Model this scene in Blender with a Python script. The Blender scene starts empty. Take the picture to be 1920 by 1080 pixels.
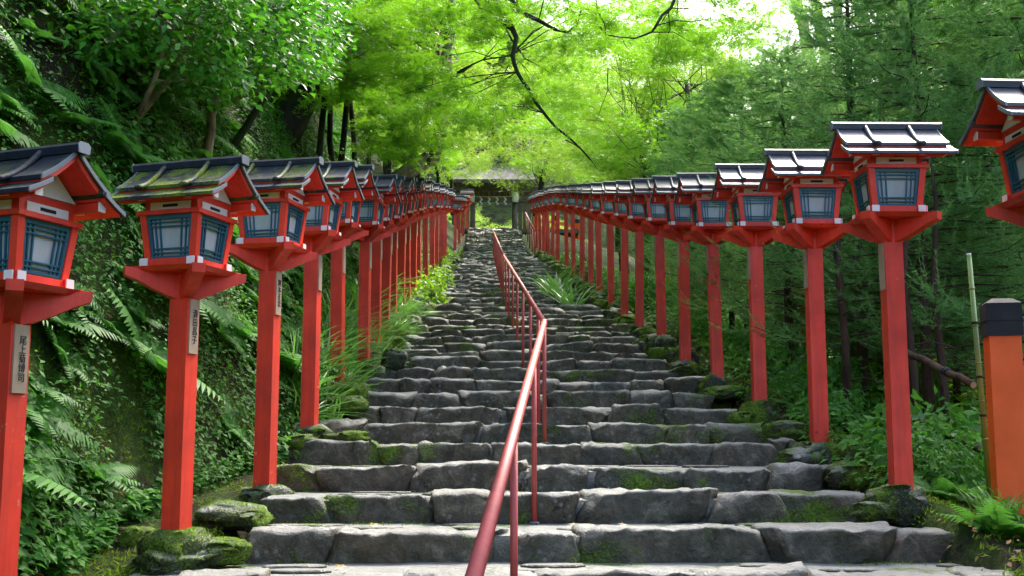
import bpy, math, random
import numpy as np
from mathutils import Vector, Matrix, noise as mnoise

random.seed(7)
RNG = np.random.default_rng(11)
scene = bpy.context.scene
COL = scene.collection
R = math.radians

# ------------------------------------------------------------------ camera
F, EYE, PITCH, YAW = 2200.0, 0.68, math.atan(300 / 2200), math.atan(44 / 2200)
cam_d = bpy.data.cameras.new('camera')
cam = bpy.data.objects.new('camera', cam_d)
COL.objects.link(cam)
cam.location = (0, 0, EYE)
cam.rotation_euler = (math.pi / 2 + PITCH, 0, -YAW)
cam_d.sensor_width = 36.0
cam_d.lens = 36.0 * F / 1920.0
cam_d.clip_end = 2000.0
cam_d.clip_start = 0.05
scene.camera = cam

# ------------------------------------------------------------------ world, sun, exposure
SUN_DIR = Vector((0.35, 0.75, 0.95)).normalized()          # towards the sun: ahead of the camera, a little to the right
world = bpy.data.worlds.new('World')
scene.world = world
world.use_nodes = True
wn = world.node_tree
wn.nodes.clear()
wo = wn.nodes.new('ShaderNodeOutputWorld')
bg = wn.nodes.new('ShaderNodeBackground')
sky = wn.nodes.new('ShaderNodeTexSky')
sky.sky_type = 'NISHITA'
sky.sun_disc = False
sky.sun_elevation = math.asin(SUN_DIR.z)
sky.sun_rotation = math.atan2(SUN_DIR.x, SUN_DIR.y)
sky.air_density = 1.0
sky.dust_density = 4.0
sky.ozone_density = 1.0
bg.inputs['Strength'].default_value = 0.15
wn.links.new(sky.outputs[0], bg.inputs['Color'])
wn.links.new(bg.outputs[0], wo.inputs['Surface'])

sun_d = bpy.data.lights.new('sun', 'SUN')
sun_d.energy = 1.6
sun_d.angle = R(16)
sun_d.color = (1.0, 0.95, 0.84)
sun = bpy.data.objects.new('sun', sun_d)
COL.objects.link(sun)
sun.rotation_euler = SUN_DIR.to_track_quat('Z', 'Y').to_euler()
sun.location = SUN_DIR * 60

vs = scene.view_settings
vs.view_transform = 'Standard'
vs.look = 'None'
vs.gamma = 1.0
vs.use_curve_mapping = False
vs.exposure = 2.42
cy = scene.cycles
cy.use_denoising = True
cy.max_bounces = 6
cy.diffuse_bounces = 3
cy.glossy_bounces = 2
cy.transmission_bounces = 4
cy.transparent_max_bounces = 4
cy.caustics_reflective = False
cy.caustics_refractive = False
cy.sample_clamp_indirect = 6.0
cy.use_adaptive_sampling = True
cy.adaptive_threshold = 0.02

# ------------------------------------------------------------------ place helpers
RISE, RUN, Y0 = 0.18, 0.86, 6.35
SLOPE = RISE / RUN
Y_BREAK, Y_TOP = 48.5, 61.5


def at(px, py, Y):
    """world point at distance Y along the stairs that the photograph shows at (px, py)"""
    c = Vector(((px - 960) / F, -(py - 540) / F, -1.0))
    d = cam.rotation_euler.to_matrix() @ c
    t = Y / d.y
    return Vector((d.x * t, Y, EYE + d.z * t))


def smooth(a, b, x):
    t = np.clip((x - a) / (b - a), 0, 1)
    return t * t * (3 - 2 * t)


def s_of(y):
    y = np.asarray(y, dtype=float)
    lo = (np.minimum(y, Y_BREAK) - Y0) * SLOPE
    hi = np.clip(y - Y_BREAK, 0, Y_TOP - Y_BREAK) * 0.275
    lo = np.maximum(lo, -1.6)
    return lo + hi


def vnoise(x, y, sc, seed=0):
    """cheap smooth value noise (numpy)"""
    x = np.asarray(x, float) / sc + seed * 17.3
    y = np.asarray(y, float) / sc + seed * 7.9
    xi, yi = np.floor(x), np.floor(y)
    fx, fy = x - xi, y - yi
    fx = fx * fx * (3 - 2 * fx)
    fy = fy * fy * (3 - 2 * fy)

    def h(a, b):
        v = np.sin(a * 127.1 + b * 311.7 + seed * 74.7) * 43758.5453
        return v - np.floor(v)
    return ((h(xi, yi) * (1 - fx) + h(xi + 1, yi) * fx) * (1 - fy) + (h(xi, yi + 1) * (1 - fx) + h(xi + 1, yi + 1) * fx) * fy) * 2 - 1


def bank_foot(y):
    return -2.45 + 0.7 * smooth(7.0, 10.5, np.asarray(y, float))


def ground_z(x, y):
    x = np.asarray(x, float)
    y = np.asarray(y, float)
    s = s_of(y)
    z = s - 0.10
    # under the stairs the soil lies deeper than the treads
    on = smooth(-1.75, -1.45, x) * (1 - smooth(2.55, 2.85, x))
    z = z - 0.30 * on * (y < Y_TOP + 1)
    z = z + 0.15 * smooth(2.6, 2.8, x) * (1 - smooth(3.1, 3.7, x)) * (1 - smooth(44, 48, y))
    # left: the steep bank
    d = np.maximum(bank_foot(y) - x, 0)
    steep = 2.1 - 1.1 * smooth(24, 40, y)
    b = steep * np.minimum(d, 2.6) + 0.75 * np.clip(d - 2.6, 0, 30)
    z = z + b + (0.22 * vnoise(x, y, 1.1, 1) + 0.10 * vnoise(x, y, 0.4, 2)) * smooth(0.1, 0.8, d)
    # right: the ground falls away
    d = np.maximum(x - 2.9, 0)
    z = z - 0.33 * np.minimum(d, 7.0) + 0.07 * vnoise(x, y, 0.8, 3) * smooth(0, .6, d)
    z = z + 0.55 * np.maximum(x - 30, 0) * 0.8
    # the hill behind the gate
    az = x / np.maximum(np.abs(y), 1)
    hill = np.clip(y - 92, 0, 80) * 0.6 * (1 - 0.75 * smooth(0.06, 0.30, az))
    return z + hill


def gz(x, y):
    return float(ground_z(x, y))


# ------------------------------------------------------------------ materials
def new_mat(name):
    m = bpy.data.materials.new(name)
    m.use_nodes = True
    nt = m.node_tree
    nt.nodes.clear()
    out = nt.nodes.new('ShaderNodeOutputMaterial')
    return m, nt, out


def nd(nt, kind, **kw):
    n = nt.nodes.new(kind)
    for k, v in kw.items():
        if k.startswith('i_'):
            n.inputs[k[2:].replace('_', ' ')].default_value = v
        else:
            setattr(n, k, v)
    return n


def ramp(nt, fac, stops):
    n = nt.nodes.new('ShaderNodeValToRGB')
    e = n.color_ramp.elements
    while len(e) < len(stops):
        e.new(0.5)
    for i, (p, c) in enumerate(stops):
        e[i].position = p
        e[i].color = tuple(c) + ((1,) if len(c) == 3 else ())
    nt.links.new(fac, n.inputs['Fac'])
    return n.outputs['Color']


def mixc(nt, fac, a, b, mode='MIX'):
    n = nt.nodes.new('ShaderNodeMix')
    n.data_type = 'RGBA'
    n.blend_type = mode
    for s, v in ((n.inputs[0], fac), (n.inputs[6], a), (n.inputs[7], b)):
        if hasattr(v, 'is_output'):
            nt.links.new(v, s)
        else:
            s.default_value = v if not isinstance(v, tuple) or len(v) == 4 else v + (1,)
    return n.outputs[2]


def math_n(nt, op, a, b=None, clamp=False):
    n = nt.nodes.new('ShaderNodeMath')
    n.operation = op
    n.use_clamp = clamp
    for s, v in ((n.inputs[0], a), (n.inputs[1], b)):
        if v is None:
            continue
        if hasattr(v, 'is_output'):
            nt.links.new(v, s)
        else:
            s.default_value = v
    return n.outputs[0]


def tex_noise(nt, vec, scale, detail=4, rough=0.55, dist=0.0):
    n = nd(nt, 'ShaderNodeTexNoise')
    n.inputs['Scale'].default_value = scale
    n.inputs['Detail'].default_value = detail
    n.inputs['Roughness'].default_value = rough
    n.inputs['Distortion'].default_value = dist
    if vec is not None:
        nt.links.new(vec, n.inputs['Vector'])
    return n.outputs['Fac']


def geo_pos(nt):
    return nd(nt, 'ShaderNodeNewGeometry').outputs['Position']


def principled(nt, out, color, rough=0.5, bump=None, bump_strength=0.3, bump_dist=0.02, spec=0.5, metallic=0.0):
    p = nd(nt, 'ShaderNodeBsdfPrincipled')
    for s, v in ((p.inputs['Base Color'], color), (p.inputs['Roughness'], rough)):
        if hasattr(v, 'is_output'):
            nt.links.new(v, s)
        else:
            s.default_value = (v + (1,)) if isinstance(v, tuple) and len(v) == 3 else v
    p.inputs['Specular IOR Level'].default_value = spec
    p.inputs['Metallic'].default_value = metallic
    if bump is not None:
        b = nd(nt, 'ShaderNodeBump')
        b.inputs['Strength'].default_value = bump_strength
        b.inputs['Distance'].default_value = bump_dist
        nt.links.new(bump, b.inputs['Height'])
        nt.links.new(b.outputs[0], p.inputs['Normal'])
    nt.links.new(p.outputs[0], out.inputs['Surface'])
    return p


def mat_paint(name, col, rough=0.45, var=0.25, grain=True, chip=None, grime=0.0):
    m, nt, out = new_mat(name)
    tc = nd(nt, 'ShaderNodeTexCoord')
    oi = nd(nt, 'ShaderNodeObjectInfo')
    pos = geo_pos(nt)
    n1 = tex_noise(nt, pos, 3.0, 5)
    n2 = tex_noise(nt, pos, 26.0, 4)
    dark = tuple(c * (1 - var) for c in col)
    lite = tuple(min(1, c * (1 + var * .6) + 0.012) for c in col)
    c = ramp(nt, n1, [(0.3, dark), (0.52, col), (0.75, lite)])
    c = mixc(nt, math_n(nt, 'MULTIPLY', oi.outputs['Random'], 0.28), c, tuple(x * .68 for x in col))
    if chip:
        k = math_n(nt, 'MULTIPLY', ramp(nt, n2, [(0.66, (0, 0, 0)), (0.70, (1, 1, 1))]), ramp(nt, tex_noise(nt, pos, 1.7, 3), [(0.52, (0, 0, 0)), (0.6, (0.8, 0.8, 0.8))]))
        c = mixc(nt, k, c, chip)
    mp = nd(nt, 'ShaderNodeMapping')
    mp.inputs['Scale'].default_value = (1, 1, .12)
    nt.links.new(tc.outputs['Object'], mp.inputs['Vector'])
    streak = tex_noise(nt, mp.outputs[0], 70.0, 3)
    if grime:
        gs = tex_noise(nt, mp.outputs[0], 16.0, 5, 0.65)
        gk = math_n(nt, 'MULTIPLY', ramp(nt, gs, [(0.48, (0, 0, 0)), (0.72, (1, 1, 1))]), grime * 1.6)
        c = mixc(nt, gk, c, tuple(x * .38 + .01 for x in col))
    r = ramp(nt, n1, [(0.3, (rough + .15,) * 3), (0.7, (rough - .05,) * 3)])
    principled(nt, out, c, r, streak if grain else n2, 0.18, 0.006)
    return m


def mat_leaf(name, dark, lite, trans, tmix=0.45, rough=0.42, spec=0.4, clump=0.9):
    m, nt, out = new_mat(name)
    g = nd(nt, 'ShaderNodeNewGeometry')
    n1 = tex_noise(nt, g.outputs['Position'], clump, 2)
    f = math_n(nt, 'ADD', math_n(nt, 'MULTIPLY', g.outputs['Random Per Island'], 0.55), math_n(nt, 'MULTIPLY', n1, 0.6))
    c = ramp(nt, f, [(0.22, dark), (0.85, lite)])
    p = nd(nt, 'ShaderNodeBsdfPrincipled')
    nt.links.new(c, p.inputs['Base Color'])
    p.inputs['Roughness'].default_value = rough
    p.inputs['Specular IOR Level'].default_value = spec
    t = nd(nt, 'ShaderNodeBsdfTranslucent')
    tcol = mixc(nt, 0.75, c, trans)
    nt.links.new(tcol, t.inputs['Color'])
    mx = nd(nt, 'ShaderNodeMixShader')
    mx.inputs[0].default_value = tmix
    nt.links.new(p.outputs[0], mx.inputs[1])
    nt.links.new(t.outputs[0], mx.inputs[2])
    nt.links.new(mx.outputs[0], out.inputs['Surface'])
    return m


def mat_bark(name, a, b, moss=None, scale=6.0):
    m, nt, out = new_mat(name)
    tc = nd(nt, 'ShaderNodeTexCoord')
    mp = nd(nt, 'ShaderNodeMapping')
    mp.inputs['Scale'].default_value = (1, 1, .25)
    nt.links.new(tc.outputs['Object'], mp.inputs['Vector'])
    n = tex_noise(nt, mp.outputs[0], scale, 6, 0.65)
    n2 = tex_noise(nt, mp.outputs[0], scale * 5, 4)
    c = ramp(nt, n, [(0.32, a), (0.68, b)])
    if moss:
        c = mixc(nt, ramp(nt, tex_noise(nt, tc.outputs['Object'], 2.2, 4), [(0.5, (0, 0, 0)), (0.62, (1, 1, 1))]), c, moss)
    principled(nt, out, c, 0.85, n2, 0.6, 0.02, spec=0.2)
    return m


def mat_stone(name, dark, mid, lite, moss_amt=0.5):
    m, nt, out = new_mat(name)
    g = nd(nt, 'ShaderNodeNewGeometry')
    oi = nd(nt, 'ShaderNodeObjectInfo')
    pos = g.outputs['Position']
    sx = nd(nt, 'ShaderNodeSeparateXYZ')
    nt.links.new(g.outputs['Normal'], sx.inputs[0])
    n_big = tex_noise(nt, pos, 2.3, 4, 0.6)
    n_mid = tex_noise(nt, pos, 9.0, 6, 0.68, 0.6)
    n_fin = tex_noise(nt, pos, 48.0, 5, 0.7)
    c = ramp(nt, n_mid, [(0.28, dark), (0.52, mid), (0.78, lite)])
    tint = ramp(nt, oi.outputs['Random'], [(0.0, (0.70, 0.70, 0.60)), (0.3, (1.05, 0.95, 0.80)), (0.6, (0.88, 0.94, 0.92)), (0.85, (1.15, 1.02, 0.86)), (1.0, (1.3, 1.22, 1.06))])
    c = mixc(nt, 1.0, c, tint, 'MULTIPLY')
    c = mixc(nt, math_n(nt, 'MULTIPLY', n_fin, 0.75), c, tuple(x * 0.45 for x in mid))
    n_st = tex_noise(nt, pos, 5.5, 5, 0.7, 1.2)
    c = mixc(nt, math_n(nt, 'MULTIPLY', ramp(nt, n_st, [(0.50, (0, 0, 0)), (0.66, (1, 1, 1))]), 0.7), c, tuple(x * .32 for x in mid))
    n_br = tex_noise(nt, pos, 3.4, 4, 0.6, 0.8)
    c = mixc(nt, math_n(nt, 'MULTIPLY', ramp(nt, n_br, [(0.54, (0, 0, 0)), (0.68, (1, 1, 1))]), 0.5), c, (mid[0] * 1.1, mid[1] * .82, mid[2] * .6))
    # lichen: pale blotches
    v = nd(nt, 'ShaderNodeTexVoronoi')
    v.inputs['Scale'].default_value = 17.0
    nt.links.new(pos, v.inputs['Vector'])
    lich = math_n(nt, 'MULTIPLY', ramp(nt, v.outputs['Distance'], [(0.16, (1, 1, 1)), (0.3, (0, 0, 0))]), ramp(nt, n_big, [(0.5, (0, 0, 0)), (0.62, (1, 1, 1))]))
    c = mixc(nt, math_n(nt, 'MULTIPLY', lich, 0.45), c, (0.34, 0.36, 0.33))
    cr = nd(nt, 'ShaderNodeTexVoronoi')
    cr.feature = 'DISTANCE_TO_EDGE'
    cr.inputs['Scale'].default_value = 4.2
    wv = nd(nt, 'ShaderNodeVectorMath')
    wv.operation = 'ADD'
    nv = nd(nt, 'ShaderNodeTexNoise')
    nv.inputs['Scale'].default_value = 6.0
    nt.links.new(pos, nv.inputs['Vector'])
    nt.links.new(pos, wv.inputs[0])
    sc_ = nd(nt, 'ShaderNodeVectorMath')
    sc_.operation = 'SCALE'
    sc_.inputs['Scale'].default_value = 0.22
    nt.links.new(nv.outputs['Color'], sc_.inputs[0])
    nt.links.new(sc_.outputs[0], wv.inputs[1])
    nt.links.new(wv.outputs[0], cr.inputs['Vector'])
    crack = ramp(nt, cr.outputs['Distance'], [(0.0, (1, 1, 1)), (0.016, (0, 0, 0))])
    crack = math_n(nt, 'MULTIPLY', crack, ramp(nt, n_big, [(0.54, (0, 0, 0)), (0.66, (1, 1, 1))]))
    c = mixc(nt, math_n(nt, 'MULTIPLY', crack, 0.45), c, (0.015, 0.014, 0.010))
    # worn upper faces paler than the fronts, with sky light painted in
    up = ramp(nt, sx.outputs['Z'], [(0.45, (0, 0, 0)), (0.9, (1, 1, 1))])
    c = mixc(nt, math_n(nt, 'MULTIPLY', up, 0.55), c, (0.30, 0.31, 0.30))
    # moss in patches
    n_moss = tex_noise(nt, pos, 1.6, 5, 0.62, 0.4)
    n_m2 = tex_noise(nt, pos, 60.0, 3, 0.6)
    mf = ramp(nt, math_n(nt, 'ADD', n_moss, math_n(nt, 'MULTIPLY', math_n(nt, 'SUBTRACT', n_m2, 0.5), 0.28)),
              [(0.66 - 0.17 * moss_amt, (0, 0, 0)), (0.74 - 0.17 * moss_amt, (1, 1, 1))])
    mcol = ramp(nt, n_m2, [(0.3, (0.035, 0.07, 0.005)), (0.55, (0.11, 0.19, 0.012)), (0.8, (0.24, 0.36, 0.025))])
    c = mixc(nt, math_n(nt, 'MULTIPLY', mf, 0.9), c, mcol)
    vr = nd(nt, 'ShaderNodeTexVoronoi')
    vr.feature = 'SMOOTH_F1'
    vr.inputs['Scale'].default_value = 7.0
    nt.links.new(pos, vr.inputs['Vector'])
    h = math_n(nt, 'ADD', math_n(nt, 'MULTIPLY', n_fin, 0.35), math_n(nt, 'ADD', math_n(nt, 'MULTIPLY', n_mid, 0.8), math_n(nt, 'MULTIPLY', vr.outputs['Distance'], 0.7)))
    h = math_n(nt, 'ADD', h, math_n(nt, 'MULTIPLY', mf, 0.25))
    h = math_n(nt, 'SUBTRACT', h, math_n(nt, 'MULTIPLY', crack, 0.5))
    rr = ramp(nt, mf, [(0, (0.5,) * 3), (1, (0.95,) * 3)])
    principled(nt, out, c, rr, h, 1.0, 0.05, spec=0.3)
    return m


def mat_ground(name):
    m, nt, out = new_mat(name)
    pos = geo_pos(nt)
    n1 = tex_noise(nt, pos, 1.3, 6, 0.65)
    n2 = tex_noise(nt, pos, 22.0, 5, 0.7)
    soil = ramp(nt, n2, [(0.3, (0.008, 0.008, 0.005)), (0.7, (0.04, 0.033, 0.02))])
    moss = ramp(nt, n2, [(0.3, (0.018, 0.034, 0.007)), (0.7, (0.07, 0.115, 0.02))])
    c = mixc(nt, ramp(nt, n1, [(0.42, (0, 0, 0)), (0.56, (1, 1, 1))]), soil, moss)
    principled(nt, out, c, 0.95, n2, 0.9, 0.06, spec=0.1)
    return m


M = {}
M['red'] = mat_paint('vermilion_paint', (0.74, 0.040, 0.016), 0.47, 0.30, chip=(0.62, 0.22, 0.15), grime=0.35)
M['red_rail'] = mat_paint('dull_red_rail_paint', (0.46, 0.060, 0.048), 0.42, 0.3, grain=False, chip=(0.14, 0.05, 0.035), grime=0.3)
M['orange'] = mat_paint('orange_paint', (0.90, 0.115, 0.003), 0.5, 0.2)
M['white'] = mat_paint('white_paint', (0.74, 0.73, 0.70), 0.6, 0.12)
M['blue'] = mat_paint('blue_lattice_paint', (0.012, 0.10, 0.15), 0.45, 0.25)
M['black'] = mat_paint('black_cap_paint', (0.008, 0.009, 0.012), 0.7, 0.3)
M['paper'] = mat_paint('shade_paper', (0.40, 0.45, 0.46), 0.75, 0.2, grain=False, grime=0.2)
M['slot'] = mat_paint('dark_slot', (0.015, 0.008, 0.008), 0.8, 0.2)
M['plate'] = mat_paint('weathered_plate_wood', (0.40, 0.29, 0.19), 0.7, 0.35)
M['ink'] = mat_paint('black_ink', (0.012, 0.011, 0.012), 0.7, 0.1, grain=False)
M['oldwood'] = mat_paint('grey_weathered_wood', (0.13, 0.105, 0.085), 0.75, 0.35)
M['cedarshingle'] = mat_paint('bark_shingle', (0.09, 0.08, 0.068), 0.9, 0.3)
M['trim'] = mat_paint('pale_metal_trim', (0.16, 0.18, 0.21), 0.4, 0.5, chip=(0.5, 0.52, 0.55))
M['plaster'] = mat_paint('beige_plaster', (0.55, 0.42, 0.30), 0.8, 0.12, grain=False)
M['bamboo'] = mat_paint('green_bamboo', (0.16, 0.27, 0.055), 0.35, 0.2)
M['drybamboo'] = mat_paint('dry_bamboo', (0.5, 0.36, 0.15), 0.5, 0.25)
M['log'] = mat_bark('brown_log', (0.03, 0.018, 0.012), (0.13, 0.075, 0.045), None, 12)
M['logend'] = mat_paint('log_cut_end', (0.30, 0.20, 0.12), 0.8, 0.3)
M['stone'] = mat_stone('step_stone', (0.024, 0.022, 0.015), (0.118, 0.108, 0.080), (0.36, 0.33, 0.265), 0.46)
M['mortar'] = mat_stone('tread_mortar', (0.075, 0.08, 0.066), (0.16, 0.17, 0.15), (0.27, 0.28, 0.25), 0.5)
M['mossrock'] = mat_stone('mossy_rock', (0.015, 0.017, 0.012), (0.05, 0.052, 0.04), (0.13, 0.13, 0.10), 1.25)
M['ground'] = mat_ground('mossy_soil')
M['bark'] = mat_bark('grey_brown_bark', (0.10, 0.075, 0.05), (0.36, 0.28, 0.19), (0.05, 0.085, 0.025))
M['bark_dark'] = mat_bark('dark_maple_bark', (0.010, 0.010, 0.007), (0.045, 0.038, 0.026), (0.025, 0.045, 0.012))
M['bark_cedar'] = mat_bark('red_brown_cedar_bark', (0.018, 0.011, 0.008), (0.08, 0.05, 0.034), None, 10)
M['maple'] = mat_leaf('maple_leaf', (0.05, 0.165, 0.010), (0.135, 0.32, 0.016), (0.265, 0.575, 0.016), 0.54, clump=0.9)
M['maple_far'] = mat_leaf('far_maple_leaf', (0.08, 0.19, 0.018), (0.19, 0.35, 0.028), (0.36, 0.58, 0.04), 0.55, clump=0.6)
M['broad'] = mat_leaf('hillside_leaf', (0.04, 0.11, 0.016), (0.11, 0.22, 0.03), (0.18, 0.38, 0.03), 0.5, clump=0.4)
M['camellia'] = mat_leaf('glossy_evergreen_leaf', (0.020, 0.105, 0.010), (0.085, 0.28, 0.020), (0.13, 0.44, 0.018), 0.38, 0.45, 0.28)
M['cedar'] = mat_leaf('cedar_needles', (0.022, 0.090, 0.034), (0.21, 0.43, 0.12), (0.19, 0.44, 0.07), 0.36, 0.5, 0.3, clump=1.6)
M['fern'] = mat_leaf('fern_frond', (0.028, 0.13, 0.020), (0.10, 0.29, 0.04), (0.13, 0.40, 0.035), 0.42, 0.55, 0.3)
M['fern_bright'] = mat_leaf('bright_fern_frond', (0.06, 0.18, 0.015), (0.14, 0.30, 0.03), (0.22, 0.45, 0.03), 0.5)
M['cover'] = mat_leaf('bank_leaf', (0.020, 0.095, 0.014), (0.085, 0.26, 0.030), (0.11, 0.34, 0.025), 0.42, 0.6, 0.22, clump=1.6)
M['grass'] = mat_leaf('long_grass_blade', (0.045, 0.15, 0.022), (0.14, 0.32, 0.07), (0.18, 0.42, 0.06), 0.4, 0.3, 0.6)
M['yellowgreen'] = mat_leaf('lime_leaf', (0.06, 0.19, 0.012), (0.18, 0.36, 0.02), (0.28, 0.52, 0.02), 0.5)
M['moss'] = mat_leaf('moss_fuzz', (0.055, 0.11, 0.006), (0.21, 0.34, 0.018), (0.25, 0.4, 0.02), 0.3, 0.8, 0.1, clump=3.0)
M['litter'] = mat_leaf('dead_leaf', (0.06, 0.032, 0.015), (0.26, 0.15, 0.06), (0.2, 0.11, 0.04), 0.15, 0.7, 0.2)
M['fallen'] = mat_leaf('fallen_leaf', (0.35, 0.12, 0.02), (0.55, 0.36, 0.03), (0.5, 0.3, 0.03), 0.2)


def mat_roof(name):
    """black painted sheet, moss on some roofs"""
    m, nt, out = new_mat(name)
    tc = nd(nt, 'ShaderNodeTexCoord')
    oi = nd(nt, 'ShaderNodeObjectInfo')
    pos = geo_pos(nt)
    n = tex_noise(nt, pos, 14.0, 5, 0.65)
    mp = nd(nt, 'ShaderNodeMapping')
    mp.inputs['Scale'].default_value = (.12, 1, 1)
    nt.links.new(tc.outputs['Object'], mp.inputs['Vector'])
    st = tex_noise(nt, mp.outputs[0], 42.0, 4)
    c = ramp(nt, n, [(0.3, (0.006, 0.009, 0.014)), (0.55, (0.013, 0.018, 0.027)), (0.8, (0.040, 0.046, 0.060))])
    c = mixc(nt, math_n(nt, 'MULTIPLY', st, 0.25), c, (0.035, 0.042, 0.056))
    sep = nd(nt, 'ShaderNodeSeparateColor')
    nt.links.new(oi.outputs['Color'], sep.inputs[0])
    sheen_fade = sep.outputs[0]  # paler grey and gloss stand in for reflected sky, besides faded paint
    c = mixc(nt, math_n(nt, 'MULTIPLY', sheen_fade, math_n(nt, 'ADD', math_n(nt, 'MULTIPLY', st, 0.6), 0.1)), c, (0.13, 0.13, 0.155))
    nm = tex_noise(nt, pos, 5.0, 5, 0.7)
    mf = math_n(nt, 'MULTIPLY', ramp(nt, nm, [(0.42, (0, 0, 0)), (0.54, (1, 1, 1))]), oi.outputs['Alpha'])
    mf = math_n(nt, 'SUBTRACT', ramp(nt, nm, [(0.44, (0, 0, 0)), (0.56, (1, 1, 1))]), oi.outputs['Alpha'], True)
    nf = tex_noise(nt, pos, 90.0, 3)
    c = mixc(nt, math_n(nt, 'MULTIPLY', mf, 0.85), c, ramp(nt, nf, [(0.3, (0.04, 0.06, 0.006)), (0.7, (0.19, 0.25, 0.02))]))
    rr = math_n(nt, 'MAXIMUM', ramp(nt, mf, [(0, (0.3,) * 3), (1, (0.95,) * 3)]), math_n(nt, 'SUBTRACT', 0.68, math_n(nt, 'MULTIPLY', sheen_fade, 0.33)))
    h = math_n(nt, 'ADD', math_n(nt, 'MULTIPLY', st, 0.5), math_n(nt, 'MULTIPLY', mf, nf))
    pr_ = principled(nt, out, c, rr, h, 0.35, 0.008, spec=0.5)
    nt.links.new(math_n(nt, 'ADD', math_n(nt, 'MULTIPLY', sheen_fade, 0.24), 0.14), pr_.inputs['Specular IOR Level'])
    return m


M['roof'] = mat_roof('black_roof_sheet')


# ------------------------------------------------------------------ mesh helpers
def smooth_shade(me, on=True):
    me.polygons.foreach_set('use_smooth', [on] * len(me.polygons))


class MB:
    def __init__(self):
        self.v, self.f = [], []

    def poly(self, vs, faces):
        o = len(self.v)
        self.v += [tuple(p) for p in vs]
        self.f += [tuple(i + o for i in f) for f in faces]
        return self

    def box(self, c, s, rot=None):
        hx, hy, hz = s[0] / 2, s[1] / 2, s[2] / 2
        pts = [Vector((x, y, z)) for z in (-hz, hz) for x, y in ((-hx, -hy), (hx, -hy), (hx, hy), (-hx, hy))]
        if rot is not None:
            pts = [rot @ p for p in pts]
        c = Vector(c)
        return self.poly([p + c for p in pts], [(0, 3, 2, 1), (4, 5, 6, 7), (0, 1, 5, 4), (1, 2, 6, 5), (2, 3, 7, 6), (3, 0, 4, 7)])

    def hexa(self, lo, hi):
        """lo, hi: four points each, counter-clockwise seen from above"""
        return self.poly(list(lo) + list(hi), [(3, 2, 1, 0), (4, 5, 6, 7), (0, 1, 5, 4), (1, 2, 6, 5), (2, 3, 7, 6), (3, 0, 4, 7)])

    def prism(self, prof, axis, a, b):
        """profile of (u, v) swept between a and b along axis 'x' or 'y'"""
        n = len(prof)
        mk = (lambda t, u, v: (t, u, v)) if axis == 'x' else (lambda t, u, v: (u, t, v))
        vs = [mk(a, u, v) for u, v in prof] + [mk(b, u, v) for u, v in prof]
        fs = [tuple(range(n))[::-1], tuple(range(n, 2 * n))] + [(i, (i + 1) % n, n + (i + 1) % n, n + i) for i in range(n)]
        return self.poly(vs, fs)

    def tube(self, pts, rad, n=8, cap=True):
        pts = [Vector(p) for p in pts]
        if not hasattr(rad, '__len__'):
            rad = [rad] * len(pts)
        o = len(self.v)
        up = Vector((0.013, 0.027, 1))
        prev = None
        for i, p in enumerate(pts):
            t = (pts[min(i + 1, len(pts) - 1)] - pts[max(i - 1, 0)])
            t = t.normalized() if t.length > 1e-9 else Vector((0, 0, 1))
            a = prev - t * prev.dot(t) if prev is not None else t.cross(up)
            if a.length < 1e-4:
                a = t.cross(Vector((1, 0, 0)))
            a.normalize()
            prev = a
            b = t.cross(a)
            for k in range(n):
                w = 2 * math.pi * k / n
                self.v.append(tuple(p + (a * math.cos(w) + b * math.sin(w)) * rad[i]))
        m = len(pts)
        for i in range(m - 1):
            for k in range(n):
                q = (k + 1) % n
                self.f.append((o + i * n + k, o + i * n + q, o + (i + 1) * n + q, o + (i + 1) * n + k))
        if cap:
            self.f.append(tuple(o + k for k in range(n))[::-1])
            self.f.append(tuple(o + (m - 1) * n + k for k in range(n)))
        return self

    def mesh(self, name, mat, smooth=False):
        me = bpy.data.meshes.new(name)
        me.from_pydata(self.v, [], self.f)
        me.materials.append(mat)
        me.update()
        if smooth:
            smooth_shade(me)
        return me

    def build(self, name, mat, parent=None, smooth=False):
        return link(name, self.mesh(name, mat, smooth), parent)


def link(name, data, parent=None, loc=None, rot=None):
    o = bpy.data.objects.new(name, data)
    COL.objects.link(o)
    if parent is not None:
        o.parent = parent
    if loc is not None:
        o.location = loc
    if rot is not None:
        o.rotation_euler = rot
    return o


def tag(o, label=None, cat=None, group=None, kind=None):
    for k, v in (('label', label), ('category', cat), ('group', group), ('kind', kind)):
        if v is not None:
            o[k] = v
    return o


def empty(name, loc, rz=0.0):
    o = link(name, None, None, loc, (0, 0, rz))
    o.empty_display_size = 0.2
    return o


def np_mesh(name, V, tris, mat, smooth=False):
    V = np.ascontiguousarray(V, dtype=np.float32).reshape(-1, 3)
    T = np.ascontiguousarray(tris, dtype=np.int32).reshape(-1, 3)
    me = bpy.data.meshes.new(name)
    me.vertices.add(len(V))
    me.vertices.foreach_set('co', V.ravel())
    me.loops.add(T.size)
    me.loops.foreach_set('vertex_index', T.ravel())
    me.polygons.add(len(T))
    me.polygons.foreach_set('loop_start', np.arange(0, T.size, 3, dtype=np.int32))
    me.materials.append(mat)
    me.update(calc_edges=True)
    if smooth:
        smooth_shade(me)
    return me


# leaf outlines: x across, y along, z out of the leaf plane; unit length
def star_leaf():
    ang = [R(a) for a in (-118, -62, 0, 62, 118)]
    ln = [0.62, 0.95, 1.08, 0.95, 0.62]
    v = []
    nang = [R(a) for a in (-160, -90, -31, 31, 90, 160)]
    for a in nang:
        v.append((0.27 * math.sin(a), 0.27 * math.cos(a), 0))
    for a, l in zip(ang, ln):
        v.append((l * math.sin(a), l * math.cos(a), -0.12 * l))
    return np.array(v), np.array([(i, i + 1, 6 + i) for i in range(5)])


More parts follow.
